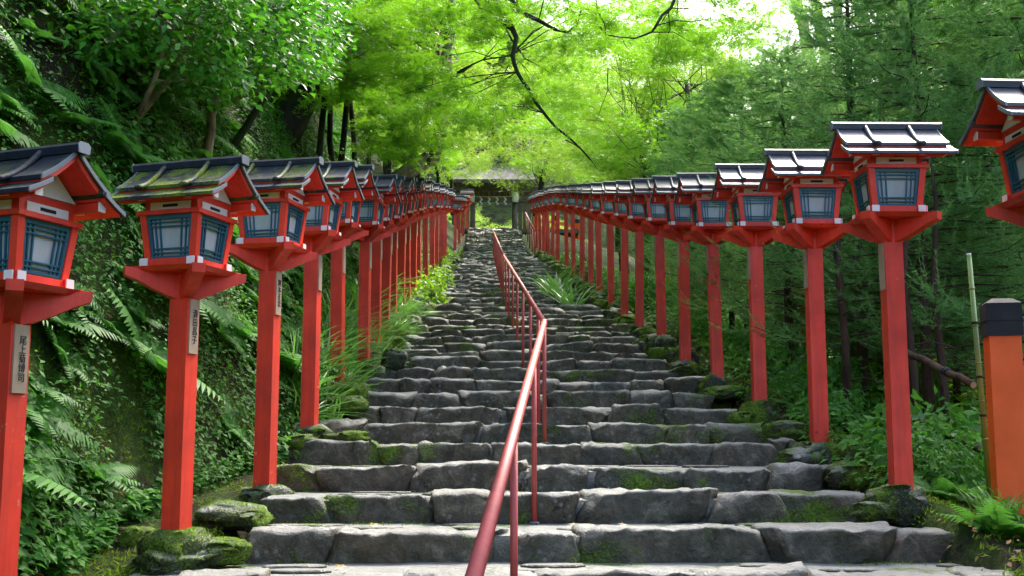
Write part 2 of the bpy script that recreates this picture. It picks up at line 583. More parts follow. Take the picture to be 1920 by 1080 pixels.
OVATE = (np.array([(0, 0, 0), (-.27, .42, .07), (.27, .42, .07), (0, .48, 0), (0, 1, -.08)]), np.array([(0, 2, 3), (0, 3, 1), (3, 2, 4), (3, 4, 1)]))
LANCE = (np.array([(0, 0, 0), (-.13, .4, .03), (.13, .4, .03), (0, 1, -.15)]), np.array([(0, 2, 1), (1, 2, 3)]))
STAR = star_leaf()


def frames(n, t):
    """orthonormal frames: leaf normal n, leaf direction t (both Nx3)"""
    n = n / np.maximum(np.linalg.norm(n, axis=1, keepdims=True), 1e-9)
    t = t - n * np.sum(n * t, axis=1, keepdims=True)
    t = t / np.maximum(np.linalg.norm(t, axis=1, keepdims=True), 1e-9)
    return n, t, np.cross(t, n)


def leaves(P, Nn, T, size, shape):
    n, t, b = frames(Nn, T)
    lv, lt = shape
    size = np.asarray(size).reshape(-1, 1, 1)
    V = P[:, None, :] + size * (lv[None, :, 0:1] * b[:, None, :] + lv[None, :, 1:2] * t[:, None, :] + lv[None, :, 2:3] * n[:, None, :])
    k = len(lv)
    tri = (np.arange(len(P)) * k)[:, None, None] + lt[None]
    return V.reshape(-1, 3), tri.reshape(-1, 3)


def join(parts):
    V, T, o = [], [], 0
    for v, t in parts:
        V.append(v)
        T.append(t + o)
        o += len(v)
    return np.concatenate(V), np.concatenate(T)


def rand_dirs(n, rng):
    d = rng.normal(size=(n, 3))
    return d / np.linalg.norm(d, axis=1, keepdims=True)


# ------------------------------------------------------------------ ground sheet
def axis_coords(lo, hi, step, far):
    core = np.arange(lo, hi + 1e-6, step)
    grow = []
    d = step
    x = hi
    while x < far:
        d *= 1.35
        x += d
        grow.append(x)
    grow2 = []
    d = step
    x = lo
    while x > -far:
        d *= 1.35
        x -= d
        grow2.append(x)
    return np.array(grow2[::-1] + list(core) + grow)


gx = axis_coords(-9, 9, 0.22, 600)
gy = axis_coords(-4, 64, 0.3, 700)
GX, GY = np.meshgrid(gx, gy)
GZ = ground_z(GX, GY)
nx_, ny_ = len(gx), len(gy)
idx = np.arange(nx_ * ny_).reshape(ny_, nx_)
q = np.stack([idx[:-1, :-1], idx[:-1, 1:], idx[1:, 1:], idx[1:, :-1]], -1).reshape(-1, 4)
tri = np.concatenate([q[:, [0, 1, 2]], q[:, [0, 2, 3]]])
ground = link('ground', np_mesh('ground', np.stack([GX, GY, GZ], -1).reshape(-1, 3), tri, M['ground'], True))
tag(ground, kind='structure')


# ------------------------------------------------------------------ stone stairs
def stone_mesh(w, d, h, res, rough, seed, mat, name='stone', p=5.0, cuts=0, sl=(0, 0)):
    """a rough-hewn block: rounded cuboid pushed about by noise; origin at the middle of its top front edge"""
    nx, ny, nz = res
    vid, V, Fc = {}, [], []
    rs = random.Random(seed * 7 + 3)
    planes = []
    for _ in range(cuts):
        n_ = Vector((rs.uniform(-.9, .9), -rs.uniform(.35, 1.0), rs.uniform(-.55, .8))).normalized()
        planes.append((n_, (abs(n_.x) * w + abs(n_.y) * d + abs(n_.z) * h) / 2 * rs.uniform(.74, .97)))

    def vert(i, j, k):
        key = (i, j, k)
        if key not in vid:
            x, y, z = 2 * i / nx - 1, 2 * j / ny - 1, 2 * k / nz - 1
            # uneven spacing keeps edges crisp
            x, y, z = (math.copysign(abs(c) ** 0.8, c) for c in (x, y, z))
            px_ = p * max(1.0, w / 0.45)
            L = (abs(x) ** px_ + abs(y) ** p + abs(z) ** p) ** (1 / p)
            L = max(L, 1.0)
            x, y, z = x / L ** 0.9, y / L, z / L
            P = Vector((x * w / 2, y * d / 2, z * h / 2))
            q = P * 3.1 + Vector((seed * 3.17, seed * 1.31, seed * 0.77))
            n1 = mnoise.noise_vector(q)
            n2 = mnoise.noise_vector(q * 3.3)
            cel = mnoise.cell(q * 1.9)
            P += (n1 * 0.55 + n2 * 0.42) * rough + Vector((0, (cel - .5) * rough * 0.5, 0))
            for n_, off in planes:
                e_ = P.dot(n_) - off
                if e_ > 0:
                    P = P - n_ * e_ * .92
            P.x += (sl[0] + (sl[1] - sl[0]) * (P.x / w + .5)) * P.z
            P += mnoise.noise_vector(q * 5.1) * rough * .30
            vid[key] = len(V)
            V.append(P)
        return vid[key]
    for (A, B, C, fix) in (('i', 'j', 'k', nz), ('i', 'k', 'j', ny), ('j', 'k', 'i', nx)):
        na = nx if A == 'i' else ny
        nb = ny if B == 'j' else nz
        for side in (0, fix):
            for a in range(na):
                for b in range(nb):
                    quad = []
                    for da, db in ((0, 0), (1, 0), (1, 1), (0, 1)):
                        c = {A: a + da, B: b + db, C: side}
                        quad.append(vert(c['i'], c['j'], c['k']))
                    flip = (side == 0) ^ (C == 'j')
                    Fc.append(tuple(quad[::-1]) if flip else tuple(quad))
    me = bpy.data.meshes.new(name)
    me.from_pydata([v + Vector((0, d / 2, -h / 2)) for v in V], [], Fc)
    me.materials.append(mat)
    me.update()
    smooth_shade(me)
    return me


STEPS = []                # (front edge y, tread z)
k, y = 0, Y0
while y < Y_BREAK:
    STEPS.append((y, RISE * k))
    k += 1
    y = Y0 + RUN * k
zt = RISE * (k - 1)
while y < Y_TOP:
    zt += 0.17
    STEPS.append((y, zt))
    y += 0.17 / 0.275
Z_TOP = zt

stairs = empty('stone_stairs', (0.4, Y0, 0))
tag(stairs, 'long flight of rough grey mossy stone steps between the lantern rows', None, None, 'structure')
LEFT_END = {0: -2.0, 1: -1.46, 2: -1.56, 3: -1.66, 4: -1.72, 5: -1.55, 6: -1.35}
RIGHT_END = {0: 3.15, 1: 2.9, 2: 2.62, 3: 2.75, 4: 2.62, 5: 2.62, 6: 2.55}


def step_ends(k, y):
    t = min(1.0, max(0.0, (y - 12) / 34))
    l = LEFT_END.get(k, -1.42 + 0.25 * t + random.uniform(-.12, .08))
    r = RIGHT_END.get(k, 2.45 - 0.55 * t + random.uniform(-.1, .12))
    if y > Y_BREAK:
        l, r = -1.1 + random.uniform(-.05, .05), 1.62 + random.uniform(-.05, .05)
    return l, r


n_stone = 0
far_V, far_T, far_o = [], [], 0
for k, (y, z) in enumerate(STEPS):
    l, r = step_ends(k, y)
    ny_next = STEPS[k + 1][0] if k + 1 < len(STEPS) else y + 1.2
    # the tread behind the edging stones: mortar with small stones
    res = 26 if k < 8 else 10
    mb = MB()
    xs = np.linspace(l + .03, r - .03, res)
    rows = [(y + 0.09, -.036), (y + 0.24, -.014), ((y + ny_next) / 2 + .1, -.012), (ny_next + 0.12, -.004)]
    vs = []
    for yy, dz in rows:
        for x in xs:
            vs.append((x, yy, z + dz + 0.007 * mnoise.noise(Vector((x * 4, yy * 4, k)))))
    fs = [(a * res + b, a * res + b + 1, (a + 1) * res + b + 1, (a + 1) * res + b) for a in range(3) for b in range(res - 1)]
    mb.poly(vs, fs)
    # closed underneath and at both ends
    mb.box(((l + r) / 2, (y + .085 + ny_next + .1) / 2, z - .155), (r - l - .08, ny_next - y - .005, .235))
    t = mb.build('tread', M['mortar'], stairs, True)
    t.matrix_parent_inverse = Matrix.Translation(-stairs.location)
    # edging stones
    x = l
    slant = 0.0
    while x < r - .05:
        slant_b = random.uniform(-.55, .55)
        if k < 9:
            w = random.choice((random.uniform(.3, .5), random.uniform(.5, .85), random.uniform(.7, 1.2)))
        else:
            w = random.uniform(.3, .8) if random.random() < .75 else random.uniform(.8, 1.3)
        if r - x - w < .2:
            w = r - x
        h = (0.235 if k < 9 else 0.25) + random.uniform(-.02, .03)
        dep = random.uniform(.30, .46)
        # only the first 300 stones are objects, the small far ones join into one part
        if k < 7:
            me = stone_mesh(w + .012, dep, h, (max(9, int(w / .042)), 6, 8), .042, n_stone, M['stone'], p=16, cuts=6, sl=(slant, slant_b))
        elif k < 18:
            me = stone_mesh(w + .015, dep, h, (max(6, int(w / .08)), 4, 5), .055, n_stone, M['stone'], p=12, cuts=5, sl=(slant, slant_b))
        else:
            me = stone_mesh(w + .02, dep, h, (5, 2, 3), .07, n_stone, M['stone'], p=9, cuts=3, sl=(slant, slant_b))
        zz = z + random.uniform(-.026, .026) + (random.uniform(-.03, .03) if k >= 10 else 0)
        yy = y + random.uniform(-.045, .045) + .05 * mnoise.noise(Vector((x * .9, k * 3.1, 0)))
        rz = random.uniform(-.05, .05)
        if n_stone < 300:
            o = link('stone', me, stairs, (x + w / 2 - stairs.location.x, yy - Y0, zz), (random.uniform(-.05, .05), random.uniform(-.03, .03), rz))
        else:
            vv = np.array([v.co for v in me.vertices]) + np.array((x + w / 2 - stairs.location.x, yy - Y0, zz))
            me.calc_loop_triangles()
            tt = np.array([t.vertices for t in me.loop_triangles])
            far_V.append(vv)
            far_T.append(tt + far_o)
            far_o += len(vv)
            bpy.data.meshes.remove(me)
        n_stone += 1
        x += w
        slant = slant_b
o = link('far_stones', np_mesh('far_stones', np.concatenate(far_V), np.concatenate(far_T), M['stone'], True), stairs)
tag(o, 'small far edging stones near the gate', kind='stuff')

# flagstones let into the lowest treads
for k in range(0, 4):
    y, z = STEPS[k]
    l, r = step_ends(k, y)
    x = l + .15
    row = 0
    while x < r - .4:
        for row in (0, 1):
            if random.random() < .3:
                continue
            w, d = random.uniform(.25, .6), random.uniform(.15, .24)
            cx, cyy = x + random.uniform(0, .15), y + .40 + row * .27 + random.uniform(-.03, .03)
            n = random.randint(6, 8)
            prof = []
            for i in range(n):
                a = 2 * math.pi * i / n + random.uniform(-.2, .2)
                rr = random.uniform(.8, 1.08)
                prof.append((w / 2 * math.cos(a) * rr, d / 2 * math.sin(a) * rr))
            tz = random.uniform(.003, .012)
            vs = [(px * .94, py * .92, tz) for px, py in prof] + [(px, py, tz - .007) for px, py in prof] + [(px, py, -.05) for px, py in prof]
            fs = [tuple(range(n))] + [(j * n + i, (j + 1) * n + i, (j + 1) * n + (i + 1) % n, j * n + (i + 1) % n) for j in (0, 1) for i in range(n)]
            MB().poly(vs, fs).build('flagstone', M['stone'], stairs).location = (cx - .4, cyy - Y0, z - .004)
        x += random.uniform(.45, .7)

# the level ground in front of the gate
mb = MB()
mb.box((0.3, Y_TOP + 6.3, Z_TOP - .12), (9, 13, .2))
tag(mb.build('gate_terrace', M['mortar']), kind='structure')


# ------------------------------------------------------------------ lanterns
ZS = 0.90                  # head heights below are multiplied by this


def zs(me):
    for v in me.vertices:
        v.co.z *= ZS
    me.update()
    return me


def lantern_parts():
    """list of (name, mesh, local location, local z-rotation, [(sub name, mesh)]) for one lantern head; z = 0 is the tray top"""
    P = []

    def add(name, me, rz=0.0, subs=()):
        P.append((name, zs(me), rz, [(a, zs(b)) for a, b in subs]))
    add('tray', MB().hexa([(-.205, -.205, -.03), (.205, -.205, -.03), (.205, .205, -.03), (-.205, .205, -.03)],
                          [(-.235, -.235, -.002), (.235, -.235, -.002), (.235, .235, -.002), (-.235, .235, -.002)]).mesh('tray', M['red']))
    # four curved bracket arms below the tray's corners
    prof_b = [(.045, -.20), (.11, -.178), (.20, -.135), (.28, -.09), (.350, -.062)]
    arm = MB()
    lower = prof_b
    upper = [(.355, -.005), (.28, -.012), (.20, -.032), (.11, -.032), (.045, -.032)]
    arm.prism(lower + upper, 'x', -.038, .038)
    arm_me = arm.mesh('bracket_arm', M['red'])
    # profile lies in the y-z plane; rotate to the diagonals
    zs(arm_me)
    for a in (45, 135, 225, 315):
        P.append(('bracket_arm', arm_me, R(a), []))
    # sill beams, white ends
    sill = zs(MB().box((0, -.156, .026), (.386, .046, .052)).mesh('sill_beam', M['red']))
    sill2 = zs(MB().box((0, -.156, .024), (.380, .044, .046)).mesh('sill_beam', M['red']))
    caps = [('beam_end', zs(MB().box((sx * .1955, -.156, .026), (.006, .05, .056)).mesh('beam_end', M['white']))) for sx in (-1, 1)]
    for i in range(4):
        P.append(('sill_beam', sill if i % 2 == 0 else sill2, R(90 * i), caps))
    # leaning corner posts
    b, t, hw = .149, .176, .021
    cp = zs(MB().hexa([(b - hw, b - hw, .045), (b + hw, b - hw, .045), (b + hw, b + hw, .045), (b - hw, b + hw, .045)],
                      [(t - hw, t - hw, .338), (t + hw, t - hw, .338), (t + hw, t + hw, .338), (t - hw, t + hw, .338)]).mesh('corner_post', M['red']))
    for i in range(4):
        P.append(('corner_post', cp, R(90 * i), []))

    # windows: blue frame, double lattice bars, paper behind
    def wp(u, v, off):
        z = .054 + v * (.336 - .054)
        half = .128 + v * .026
        yb = -(.149 + .027 * (z - .045) / .293)
        return (u * half, yb - off, z)

    def bar(mb, u0, u1, v0, v1, o0, o1):
        mb.hexa([wp(u0, v0, o1), wp(u1, v0, o1), wp(u1, v0, o0), wp(u0, v0, o0)], [wp(u0, v1, o1), wp(u1, v1, o1), wp(u1, v1, o0), wp(u0, v1, o0)])
    fr = MB()
    bar(fr, -1, -.87, 0, 1, -.012, .012)
    bar(fr, .87, 1, 0, 1, -.012, .012)
    bar(fr, -.87, .87, 0, .055, -.012, .0115)
    bar(fr, -.87, .87, .905, 1, -.012, .0115)
    la = MB()
    for u in (-.70, -.49, .49, .70):
        bar(la, u - .027, u + .027, .05, .91, -.004, .007)
    for v in (.125, .225, .735, .835):
        bar(la, -.88, .88, v - .015, v + .015, -.003, .0085)
    pa = MB()
    bar(pa, -.9, .9, .03, .96, -.012, -.006)
    fr_me, la_me, pa_me = zs(fr.mesh('window', M['blue'])), zs(la.mesh('lattice', M['blue'])), zs(pa.mesh('paper_pane', M['paper']))
    for i in range(4):
        P.append(('window', fr_me, R(90 * i), [('lattice', la_me), ('paper_pane', pa_me)]))
    # lintel ring and the frame above it
    lin = MB()
    for i in range(4):
        rot = Matrix.Rotation(R(90 * i), 3, 'Z')
        lin.box(rot @ Vector((0, -.190, .351)), (.424 if i % 2 == 0 else .338, .04, .028), rot)
    add('lintel', lin.mesh('lintel', M['red']))
    add('upper_frame', MB().box((0, 0, .409), (.354, .354, .09)).mesh('upper_frame', M['red']))
    vp = zs(MB().box((0, -.180, .396), (.27, .008, .050)).mesh('vent_panel', M['white']))
    vslot = zs(MB().box((0, -.184, .396), (.10, .006, .017)).mesh('vent_slot', M['slot']))
    for i in range(4):
        P.append(('vent_panel', vp, R(90 * i), [('vent_slot', vslot)]))
    # beams that carry the roof: two along the ridge direction, two across
    pu = zs(MB().box((0, -.210, .447), (.63, .042, .046)).mesh('purlin', M['red']))
    puc = [('beam_end', zs(MB().box((sx * .318, -.210, .447), (.006, .046, .05)).mesh('beam_end', M['white']))) for sx in (-1, 1)]
    for i in (0, 2):
        P.append(('purlin', pu, R(90 * i), puc))
    cb = zs(MB().box((0, -.155, .446), (.478, .04, .040)).mesh('cross_beam', M['red']))
    cbc = [('beam_end', zs(MB().box((sx * .247, -.155, .446), (.012, .044, .042)).mesh('beam_end', M['white']))) for sx in (-1, 1)]
    for i in (1, 3):
        P.append(('cross_beam', cb, R(90 * i), cbc))
    # gable walls
    gw = zs(MB().prism([(-.19, .47), (.19, .47), (0, .65)], 'x', .163, .177).mesh('gable_wall', M['white']))
    P.append(('gable_wall', gw, 0, []))
    P.append(('gable_wall', gw, R(180), []))

    # the roof: per slope an upper and a lower sheet over red boarding
    def slope(y0, z0, y1, z1, th, n=4, sag=.012):
        top = []
        for i in range(n + 1):
            q_ = i / n
            top.append((-(y0 + (y1 - y0) * q_), z0 + (z1 - z0) * q_ - sag * 4 * q_ * (1 - q_)))
        bot = [(a, b_ - th) for a, b_ in top[::-1]]
        return top + bot
    up = zs(MB().prism(slope(.0, .708, .225, .524, .022), 'x', -.340, .340).mesh('roof_sheet', M['roof']))
    lo = zs(MB().prism(slope(.160, .528, .318, .436, .02, sag=.004), 'x', -.362, .362).mesh('eave_sheet', M['roof']))
    so = zs(MB().prism(slope(.004, .683, .215, .503, .03), 'x', -.334, .334).mesh('roof_boarding', M['red']))
    so2 = zs(MB().prism(slope(.185, .497, .303, .4285, .018, sag=.004), 'x', -.352, .352).mesh('eave_boarding', M['red']))
    extra = []
    for x in (-.15, .15):
        rib = MB()
        pts = []
        for i in range(9):
            q_ = i / 8
            yy = -.02 - .285 * q_
            zz = .716 - .275 * q_ + .055 * q_ * q_ - .02 * math.sin(math.pi * q_)
            pts.append((x, yy, zz))
        rib.tube(pts, .0175, 8)
        extra.append(('roof_rib', zs(rib.mesh('roof_rib', M['roof'], True))))
    extra2 = []
    for sx in (-1, 1):
        x0, x1 = sorted((sx * .341, sx * .351))
        extra.append(('edge_trim', zs(MB().prism(slope(.012, .704, .228, .527, .026), 'x', x0, x1).mesh('edge_trim', M['trim']))))
        x0, x1 = sorted((sx * .3625, sx * .370))
        extra2.append(('edge_trim', zs(MB().prism(slope(.178, .520, .322, .438, .024, sag=.004), 'x', x0, x1).mesh('edge_trim', M['trim']))))
    for a in (0, 180):
        P.append(('roof_sheet', up, R(a), extra))
        P.append(('eave_sheet', lo, R(a), extra2))
        P.append(('roof_boarding', so, R(a), []))
        P.append(('eave_boarding', so2, R(a), []))
    add('ridge_cap', MB().prism([(-.034, .685), (.034, .685), (.040, .725), (.024, .742), (-.024, .742), (-.040, .725)], 'x', -.376, .376).mesh('ridge_cap', M['roof']),
        0, [('ridge_end', MB().prism([(-.036, .684), (.036, .684), (.042, .726), (.025, .744), (-.025, .744), (-.042, .726)], 'x', *xx).mesh('ridge_end', M['trim'])) for xx in ((-.382, -.3765), (.3765, .382))])
    return P


LP = lantern_parts()
HEAD = .742 * ZS
POST_ME = MB().box((0, 0, .5), (.124, .124, 1.0)).mesh('post', M['red'])
PLATE_ME = MB().box((.0665, 0, 0), (.009, .090, .32)).mesh('name_plate', M['plate'])
LOW = {'tray', 'bracket_arm', 'sill_beam', 'corner_post', 'window', 'upper_frame', 'roof_sheet', 'eave_sheet', 'ridge_cap', 'roof_boarding', 'eave_boarding', 'purlin', 'lintel'}


def text_mesh(chars, size, name='lettering'):
    cu = bpy.data.curves.new(name, 'FONT')
    cu.body = '\n'.join(chars)
    cu.size = size
    cu.align_x = 'CENTER'
    cu.space_line = 0.95
    cu.extrude = 0.0012
    ob = bpy.data.objects.new('tmp_text', cu)
    COL.objects.link(ob)
    dg = bpy.context.evaluated_depsgraph_get()
    me = bpy.data.meshes.new_from_object(ob.evaluated_get(dg))
    bpy.data.objects.remove(ob)
    bpy.data.curves.remove(cu)
    me.materials.clear()
    me.materials.append(M['ink'])
    co = [v.co.copy() for v in me.vertices]
    if co:
        cx = (min(c.x for c in co) + max(c.x for c in co)) / 2
        cyy = (min(c.y for c in co) + max(c.y for c in co)) / 2
        for v in me.vertices:          # stand the text up facing +x
            x, yv, zv = v.co.x - cx, v.co.y - cyy, v.co.z
            v.co = (zv, x, yv)
    me.update()
    return me


PLATE_TEXT = ['尾上菊博司', '清田昌子', '岡本正忠']


def make_lantern(x, y, zb, total, rz, label, group, detail=2, moss=0.0, chars=None, tilt=(0, 0), sheen_fade=1.0):
    root = empty('lantern', (x, y, zb), rz)
    root.rotation_euler = (tilt[0], tilt[1], rz)
    tag(root, label, 'lantern', group)
    H = total - HEAD
    p = link('post', POST_ME, root, (0, 0, -.04))
    p.scale = (1, 1, H + .04 - .03 * ZS)
    if detail >= 1:
        pl = link('name_plate', PLATE_ME, root, (0, 0, H - .34))
        if chars:
            link('lettering', text_mesh(chars, .054 if len(chars) < 5 else .046), pl, (.0722, .006, 0))
    for name, me, r0, subs in LP:
        if detail == 0 and name not in LOW:
            continue
        o = link(name, me, root, (0, 0, H), (0, 0, r0))
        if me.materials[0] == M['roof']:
            o.color = (sheen_fade, 1, 1, 1 - moss if name != 'ridge_cap' else 1)
        for sn, sm in subs:
            if detail == 0 and sn in ('roof_rib', 'vent_slot', 'edge_trim', 'ridge_end'):
                continue
            so_ = link(sn, sm, o)
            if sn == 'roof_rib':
                so_.color = (sheen_fade, 1, 1, 1 - moss)
    return root


ORD = ['first', 'second', 'third', 'fourth', 'fifth', 'sixth', 'seventh', 'eighth', 'ninth', 'tenth', 'eleventh', 'twelfth', 'thirteenth', 'fourteenth', 'fifteenth',
       'sixteenth', 'seventeenth', 'eighteenth', 'nineteenth', 'twentieth', 'twenty-first', 'twenty-second', 'twenty-third', 'twenty-fourth']

# pixel x of the foot, distance, pixel y of the ridge (None: usual height), turn in degrees
LEFT = [(-12, 5.55, 281, 22), (330, 6.94, 301, 19), (496, 8.6, 300, 14), (580, 10.4, 305, 10), (632, 12.4, 312, 9), (682, 14.2, 328, 8), (704, 15.9, 331, 6),
        (721, 17.3, 333, 6), (736, 18.8, 334, 5), (751, 20.4, 335, 5), (763, 22.0, 337, 4), (774, 23.7, 339, 4), (784, 25.5, 341, 3), (798, 28.4, 344, 3), (810, 31.4, 347, 2),
        (818, 34.0, 350, 0), (826, 37.0, 353, -4), (834, 40.2, 356, -6), (853, 49.5, 366, -4), (861, 52.5, 368, 0), (868, 56.0, 370, 0), (876, 60.0, 372, 0)]
LEFT_LOOK = ['red wooden lantern cut by the left picture edge, its name plate in full view', 'red wooden lantern with moss covering its black roof, on a mossy rock at left',
             'red lantern just behind the moss-roofed one on the left, small wooden name plate']
RIGHT = [(2020, 6.25, 152, 2), (1690, 7.85, 231, 0), (1537, 9.5, 281, 0), (1424, 11.4, 308, 0), (1345, 13.1, 323, 0), (1285, 14.5, 331, 0), (1241, 16.6, 334, 0), (1199, 18.4, 338, -1),
         (1171, 20.5, 340, -1), (1146, 22.8, 343, -1), (1124, 25.4, 344, -1), (1108, 27.8, 345, -1), (1091, 30.4, 346, -2), (1076, 33.2, 347, -2), (1063, 36.0, 348, -3), (1046, 39.6, 350, -4),
         (1036, 42.0, 353, -5), (1028, 44.2, 356, -6), (1020, 46.4, 359, -6), (1013, 48.4, 362, -6), (1006, 50.4, 365, -6)]
RIGHT_LOOK = ['red wooden lantern cut by the right picture edge, highest roof in the right row', 'large red lantern in front of the right row, two ribs on its shiny black roof',
              'red lantern next behind the large front one of the right row']
lantern_feet = []
BASE_PY = {'L': {1: 1000, 2: 917, 3: 803, 4: 733}, 'R': {1: 917, 2: 836, 3: 762, 4: 714, 5: 683, 6: 645, 7: 620, 8: 595}}
for side, rows, looks in (('L', LEFT, LEFT_LOOK), ('R', RIGHT, RIGHT_LOOK)):
    for i, (px, Y, ry, turn) in enumerate(rows):
        zb = float(s_of(Y)) + .03
        if i in BASE_PY[side]:
            zb = at(px, BASE_PY[side][i], Y).z
        X = at(px, 700, Y).x
        for _ in range(3):     # the foot's own height decides where that column of the picture lies
            py = 540 - F * ((-Y * math.sin(PITCH) + (zb - EYE) * math.cos(PITCH)) / (Y * math.cos(PITCH) + (zb - EYE) * math.sin(PITCH)))
            X = at(px, py, Y).x
        ridge = at(px, ry, Y).z
        total = min(2.75, max(2.05, ridge - zb))
        if side == 'L':
            label = looks[i] if i < len(looks) else '%s red lantern up the left row beside the stone stairs' % ORD[i]
            grp = 'lanterns in the left row'
            rz = R(-turn)
        else:
            label = looks[i] if i < len(looks) else '%s red lantern up the right row beside the stone stairs' % ORD[i]
            grp = 'lanterns in the right row'
            rz = R(180 + turn)
        detail = 2 if Y < 21 else (1 if Y < 34 else 0)
        moss = (0.25, 0.95, 0.62, 0.4)[i] if side == 'L' and i < 4 else (0.3 * random.random() if side == 'L' else 0.0)
        make_lantern(X, Y, zb, total, rz, label, grp, detail, moss, PLATE_TEXT[i] if side == 'L' and i < 3 else None,
                     (random.uniform(-.018, .018) * (i > 3), random.uniform(-.018, .018) * (i > 3)), sheen_fade=(min(.55, .08 * i) if side == 'L' else random.uniform(.75, 1)))  # left roofs kept dark, right ones painted paler as if reflecting sky
        lantern_feet.append((X, Y, zb))

def near_lantern(y, side):
    rows = LEFT if side == 'left' else RIGHT
    i_ = min(range(len(rows)), key=lambda q_: abs(rows[q_][1] - y))
    return '%s %s lantern' % (ORD[i_], side)


def bank_height(y, x):
    d_ = float(bank_foot(y)) - x
    return 'low' if d_ < .9 else ('halfway up' if d_ < 2.0 else 'high')


# one more lantern stands on the lower path beyond the right row
p = at(1506, 455, 15.5)
make_lantern(p.x, 15.5, gz(p.x, 15.5), p.z - gz(p.x, 15.5) + .05, R(150), 'red lantern half hidden among the cedars behind the right row', 'lanterns in the right row', 1, 0)

# ------------------------------------------------------------------ handrails
rail_pts = [(-.12, 2.6), (-.06, 3.15), (.5, 10.5), (.31, 24.2), (.18, 45.5)]
HRAIL = .93


def handrail(name, pts, post_ys, label, rr=.0265, pr=.018, h=HRAIL):
    root = empty(name, (pts[0][0], pts[0][1], float(s_of(pts[0][1]))))
    tag(root, label, 'handrail')
    inv = Matrix.Translation(-root.location)
    path = []
    for (xa, ya), (xb, yb) in zip(pts[:-1], pts[1:]):
        for i in range(6):
            t_ = i / 6
            path.append((xa + (xb - xa) * t_, ya + (yb - ya) * t_))
    path.append(pts[-1])
    # mitred straight pipes between the bends
    for (xa, ya), (xb, yb) in zip(pts[:-1], pts[1:]):
        mb = MB()
        mb.tube([(xa, ya, float(s_of(ya)) + h), (xb, yb, float(s_of(yb)) + h)], rr, 16)
        o = mb.build('rail', M['red_rail'], root, True)
        o.matrix_parent_inverse = inv
    for (xa, ya) in pts[1:-1]:
        mb = MB()
        c = Vector((xa, ya, float(s_of(ya)) + h))
        mb.tube([c + Vector((0, -.045, -.012)), c + Vector((0, 0, 0)), c + Vector((0, .045, .008))], rr * 1.12, 16)
        o = mb.build('rail_joint', M['red_rail'], root, True)
        o.matrix_parent_inverse = inv
    for yy in post_ys:
        xx = np.interp(yy, [p_[1] for p_ in pts], [p_[0] for p_ in pts])
        zt_ = float(s_of(yy)) + h
        z0 = float(s_of(yy)) - .22
        mb = MB().tube([(xx, yy, z0), (xx, yy, zt_ - .01)], pr, 12)
        o = mb.build('rail_post', M['red_rail'], root, True)
        o.matrix_parent_inverse = inv
        if yy < 18:
            zf = max([z_ for y_, z_ in STEPS if y_ <= yy] or [z0 + .2])
            c_ = MB().tube([(xx, yy, zf - .02), (xx, yy, zf + .006), (xx, yy, zf + .012)], [pr * 2.1, pr * 2.1, pr * 1.3], 14).build('base_collar', M['mortar'], o, True)
            MB_ = MB().tube([(xx, yy, zt_ - rr - .012), (xx, yy, zt_ - rr + .006)], pr * 1.25, 12).build('weld', M['red_rail'], o, True)
    return root


posts = [3.0, 5.5, 8.0, 10.5, 11.45, 13.0, 14.9]
while posts[-1] < 44.5:
    posts.append(posts[-1] + 1.9)
handrail('handrail', rail_pts, posts, 'long red pipe handrail with a bend, running up the middle of the stairs')
p0, p1 = at(1003, 486, 46.0), at(986, 418, 58.0)
handrail('handrail', [(p0.x, 46.0), (p1.x, 58.5)], [46.2, 49, 52, 55, 58.2], 'short red handrail near the gate at the right edge of the stairs', .03, .03, .95)


